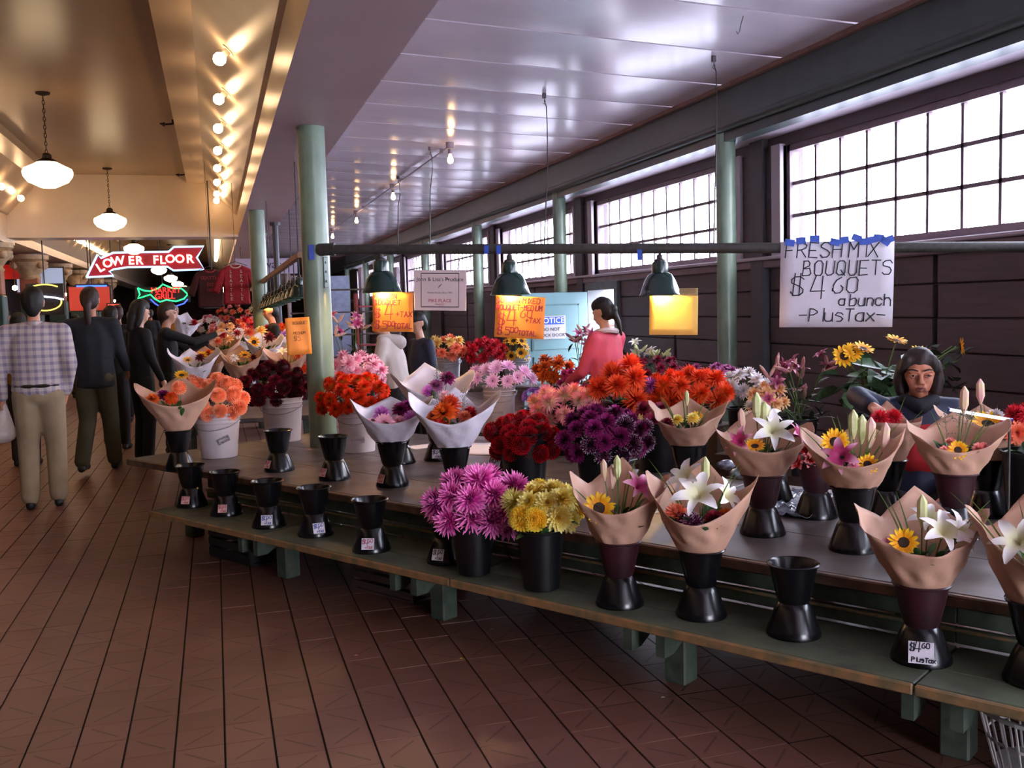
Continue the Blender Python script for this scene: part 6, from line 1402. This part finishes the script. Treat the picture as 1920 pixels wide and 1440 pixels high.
# lit shop counters and menu boards on the left
for i, (px, py, w, h, col_, s, lb) in enumerate(((75, 525, .9, .5, '9ab0d0', .5, 'pale blue lit shop board behind the yellow neon letter'), (168, 560, .8, .5, 'c04030', .5, 'red and dark menu board above the left crowd'), (172, 541, .6, .14, '3868ff', 2.5, 'small blue lit sign above the menu board'), (213, 583, .22, .28, 'ff5040', 1.5, 'small red lit sign above the crowd'), (400, 570, .25, .08, 'e8e0f0', 2.5, 'small white strip light above the far flowers'))):
    q = at_d(px, py, 21 if i != 4 else 16); t = thing('lit_board', lb, 'sign', q); quick('lit_face', emis('board_'+str(i), col_, s), lambda b: box(b, -w/2, w/2, 0, .03, -h/2, h/2), t); quick('frame', iron, lambda b: box(b, -w/2-.03, w/2+.03, .03, .07, -h/2-.03, h/2+.03), t)
    quick('hanger_rod', iron, lambda b: tube(b, [(0, .05, h/2), (0, .05, (3.3 if q.x < -3.4 else 3.7 if q.x < .47 else 3.6)-q.z)], .012, 5), t)
# far stalls: small lamps and coloured produce down both sides
for i in range(7):
    for (x, s_) in ((-2.9, 'left'), (.2, 'right')):
        x = -3.3 if s_ == 'left' else x; y = 19+3.0*i
        if s_ == 'left':
            t = thing('market_counter', 'dark market counter far down the %s side' % s_, 'counter', (x-2.1, y, 0), 0, 'far counters on the %s side' % s_); quick('counter_body', brc, lambda b: box(b, -.5, .5, -1.2, 1.2, 0, .85, .01), t); quick('counter_top', wood_edge, lambda b: box(b, -.55, .55, -1.25, 1.25, .85, .9, .01), t)
        o = quick('pendant_bulb', bulbg, lambda b: (ball(b, (0, 0, 0), .05, 1),), loc=(x, y, 2.1 if s_ == 'left' else 2.0)); tag(o, 'small distant bulb hanging low on the %s side' % s_, 'light bulb', 'low far bulbs on the %s side' % s_)
        quick('flex', iron, lambda b: tube(b, [(0, 0, .04), (0, 0, (2.87+.05 if s_ == 'left' else 3.28)-2.05)], .006, 4), o)
# third far table with flowers beyond
t3 = thing('flower_table', 'third flower table far down the right side', 'table', (0, 0, 0)); quick('tabletop', metal_top, lambda b: box(b, -.2, 1.0, 16.3, 26, .7, .74), t3)
for y0 in (16.4, 21, 25.8):
    for x in (-.15, .95): quick('leg', gpaint, lambda b: box(b, x-.04, x+.04, y0, y0+.08, 0, .7), t3)
rr = random.Random(5)
for fk in ('coral', 'red', 'whitem', 'palepink', 'orange', 'magenta'):
    kind, m = FK[fk]; me = flower_mesh(fk, kind, m, 0, low=True); bm = bmesh.new(); bm.from_mesh(me); src = bm; vs0 = [v.co.copy() for v in bm.verts]; fs0 = [[v.index for v in f.verts] for f in bm.faces]; bm.free()
    bm = bmesh.new(); tl = bm.verts.layers.float.new('tip')
    for k in range(16):
        c = Vector((rr.uniform(-.1, .9), rr.uniform(16.4, 24), rr.uniform(.95, 1.45))); r = .08; vv = []
        for co in vs0: v = bm.verts.new(c+co*r); v[tl] = min(1, co.length); vv.append(v)
        for f in fs0:
            bm.faces.new([vv[i] for i in f])
        tube(bm, [c, (c.x, c.y, .74)], .006, 4, False)
    o = bobj('distant_flowers', bm, m, None, True); tag(o, 'distant %s flowers massed on the farthest table' % {'coral': 'coral', 'red': 'red', 'whitem': 'white', 'palepink': 'pale pink', 'orange': 'orange', 'magenta': 'magenta'}[fk], 'flowers', kind='stuff')
# street side stalls deep in the bay behind the lamps: shelves and hanging clothes
q = at_d(645, 560, 22); sh_ = thing('shelf_unit', 'dark stall shelving far behind the bell lamps', 'shelf', (q.x, q.y, 0))
for z in (.5, 1.0, 1.5, 2.0): quick('shelf_board', brc, lambda b: box(b, -1.2, 1.2, -.2, .2, z, z+.03), sh_)
for x in (-1.2, -.4, .4, 1.2): quick('upright', cond, lambda b: box(b, x-.03, x+.03, -.2, .2, 0, 2.5), sh_)
q = at_d(620, 535, 24); o = quick('pale_panel', mat('grey_blue_panel', '8f98b4', .5), lambda b: box(b, -.45, .45, -.02, .02, 0, 2.4), loc=(q.x, q.y, 0)); tag(o, 'pale grey-blue standing panel far behind the column', 'panel')
q = at_d(694, 590, 18); rs_ = thing('red_shelf', 'narrow red shelf rack behind the first orange sign', 'shelf', (q.x, q.y, 0))
for z in (.4, .9, 1.25, 1.6): quick('shelf_board', mat('dull_red_paint', '9a3a40', .6), lambda b: box(b, -.25, .25, -.15, .15, z, z+.03), rs_)
for x in (-.25, .25): quick('upright', mat('dull_red_paint', '9a3a40', .6), lambda b: box(b, x-.02, x+.02, -.15, .15, 0, 1.85), rs_)
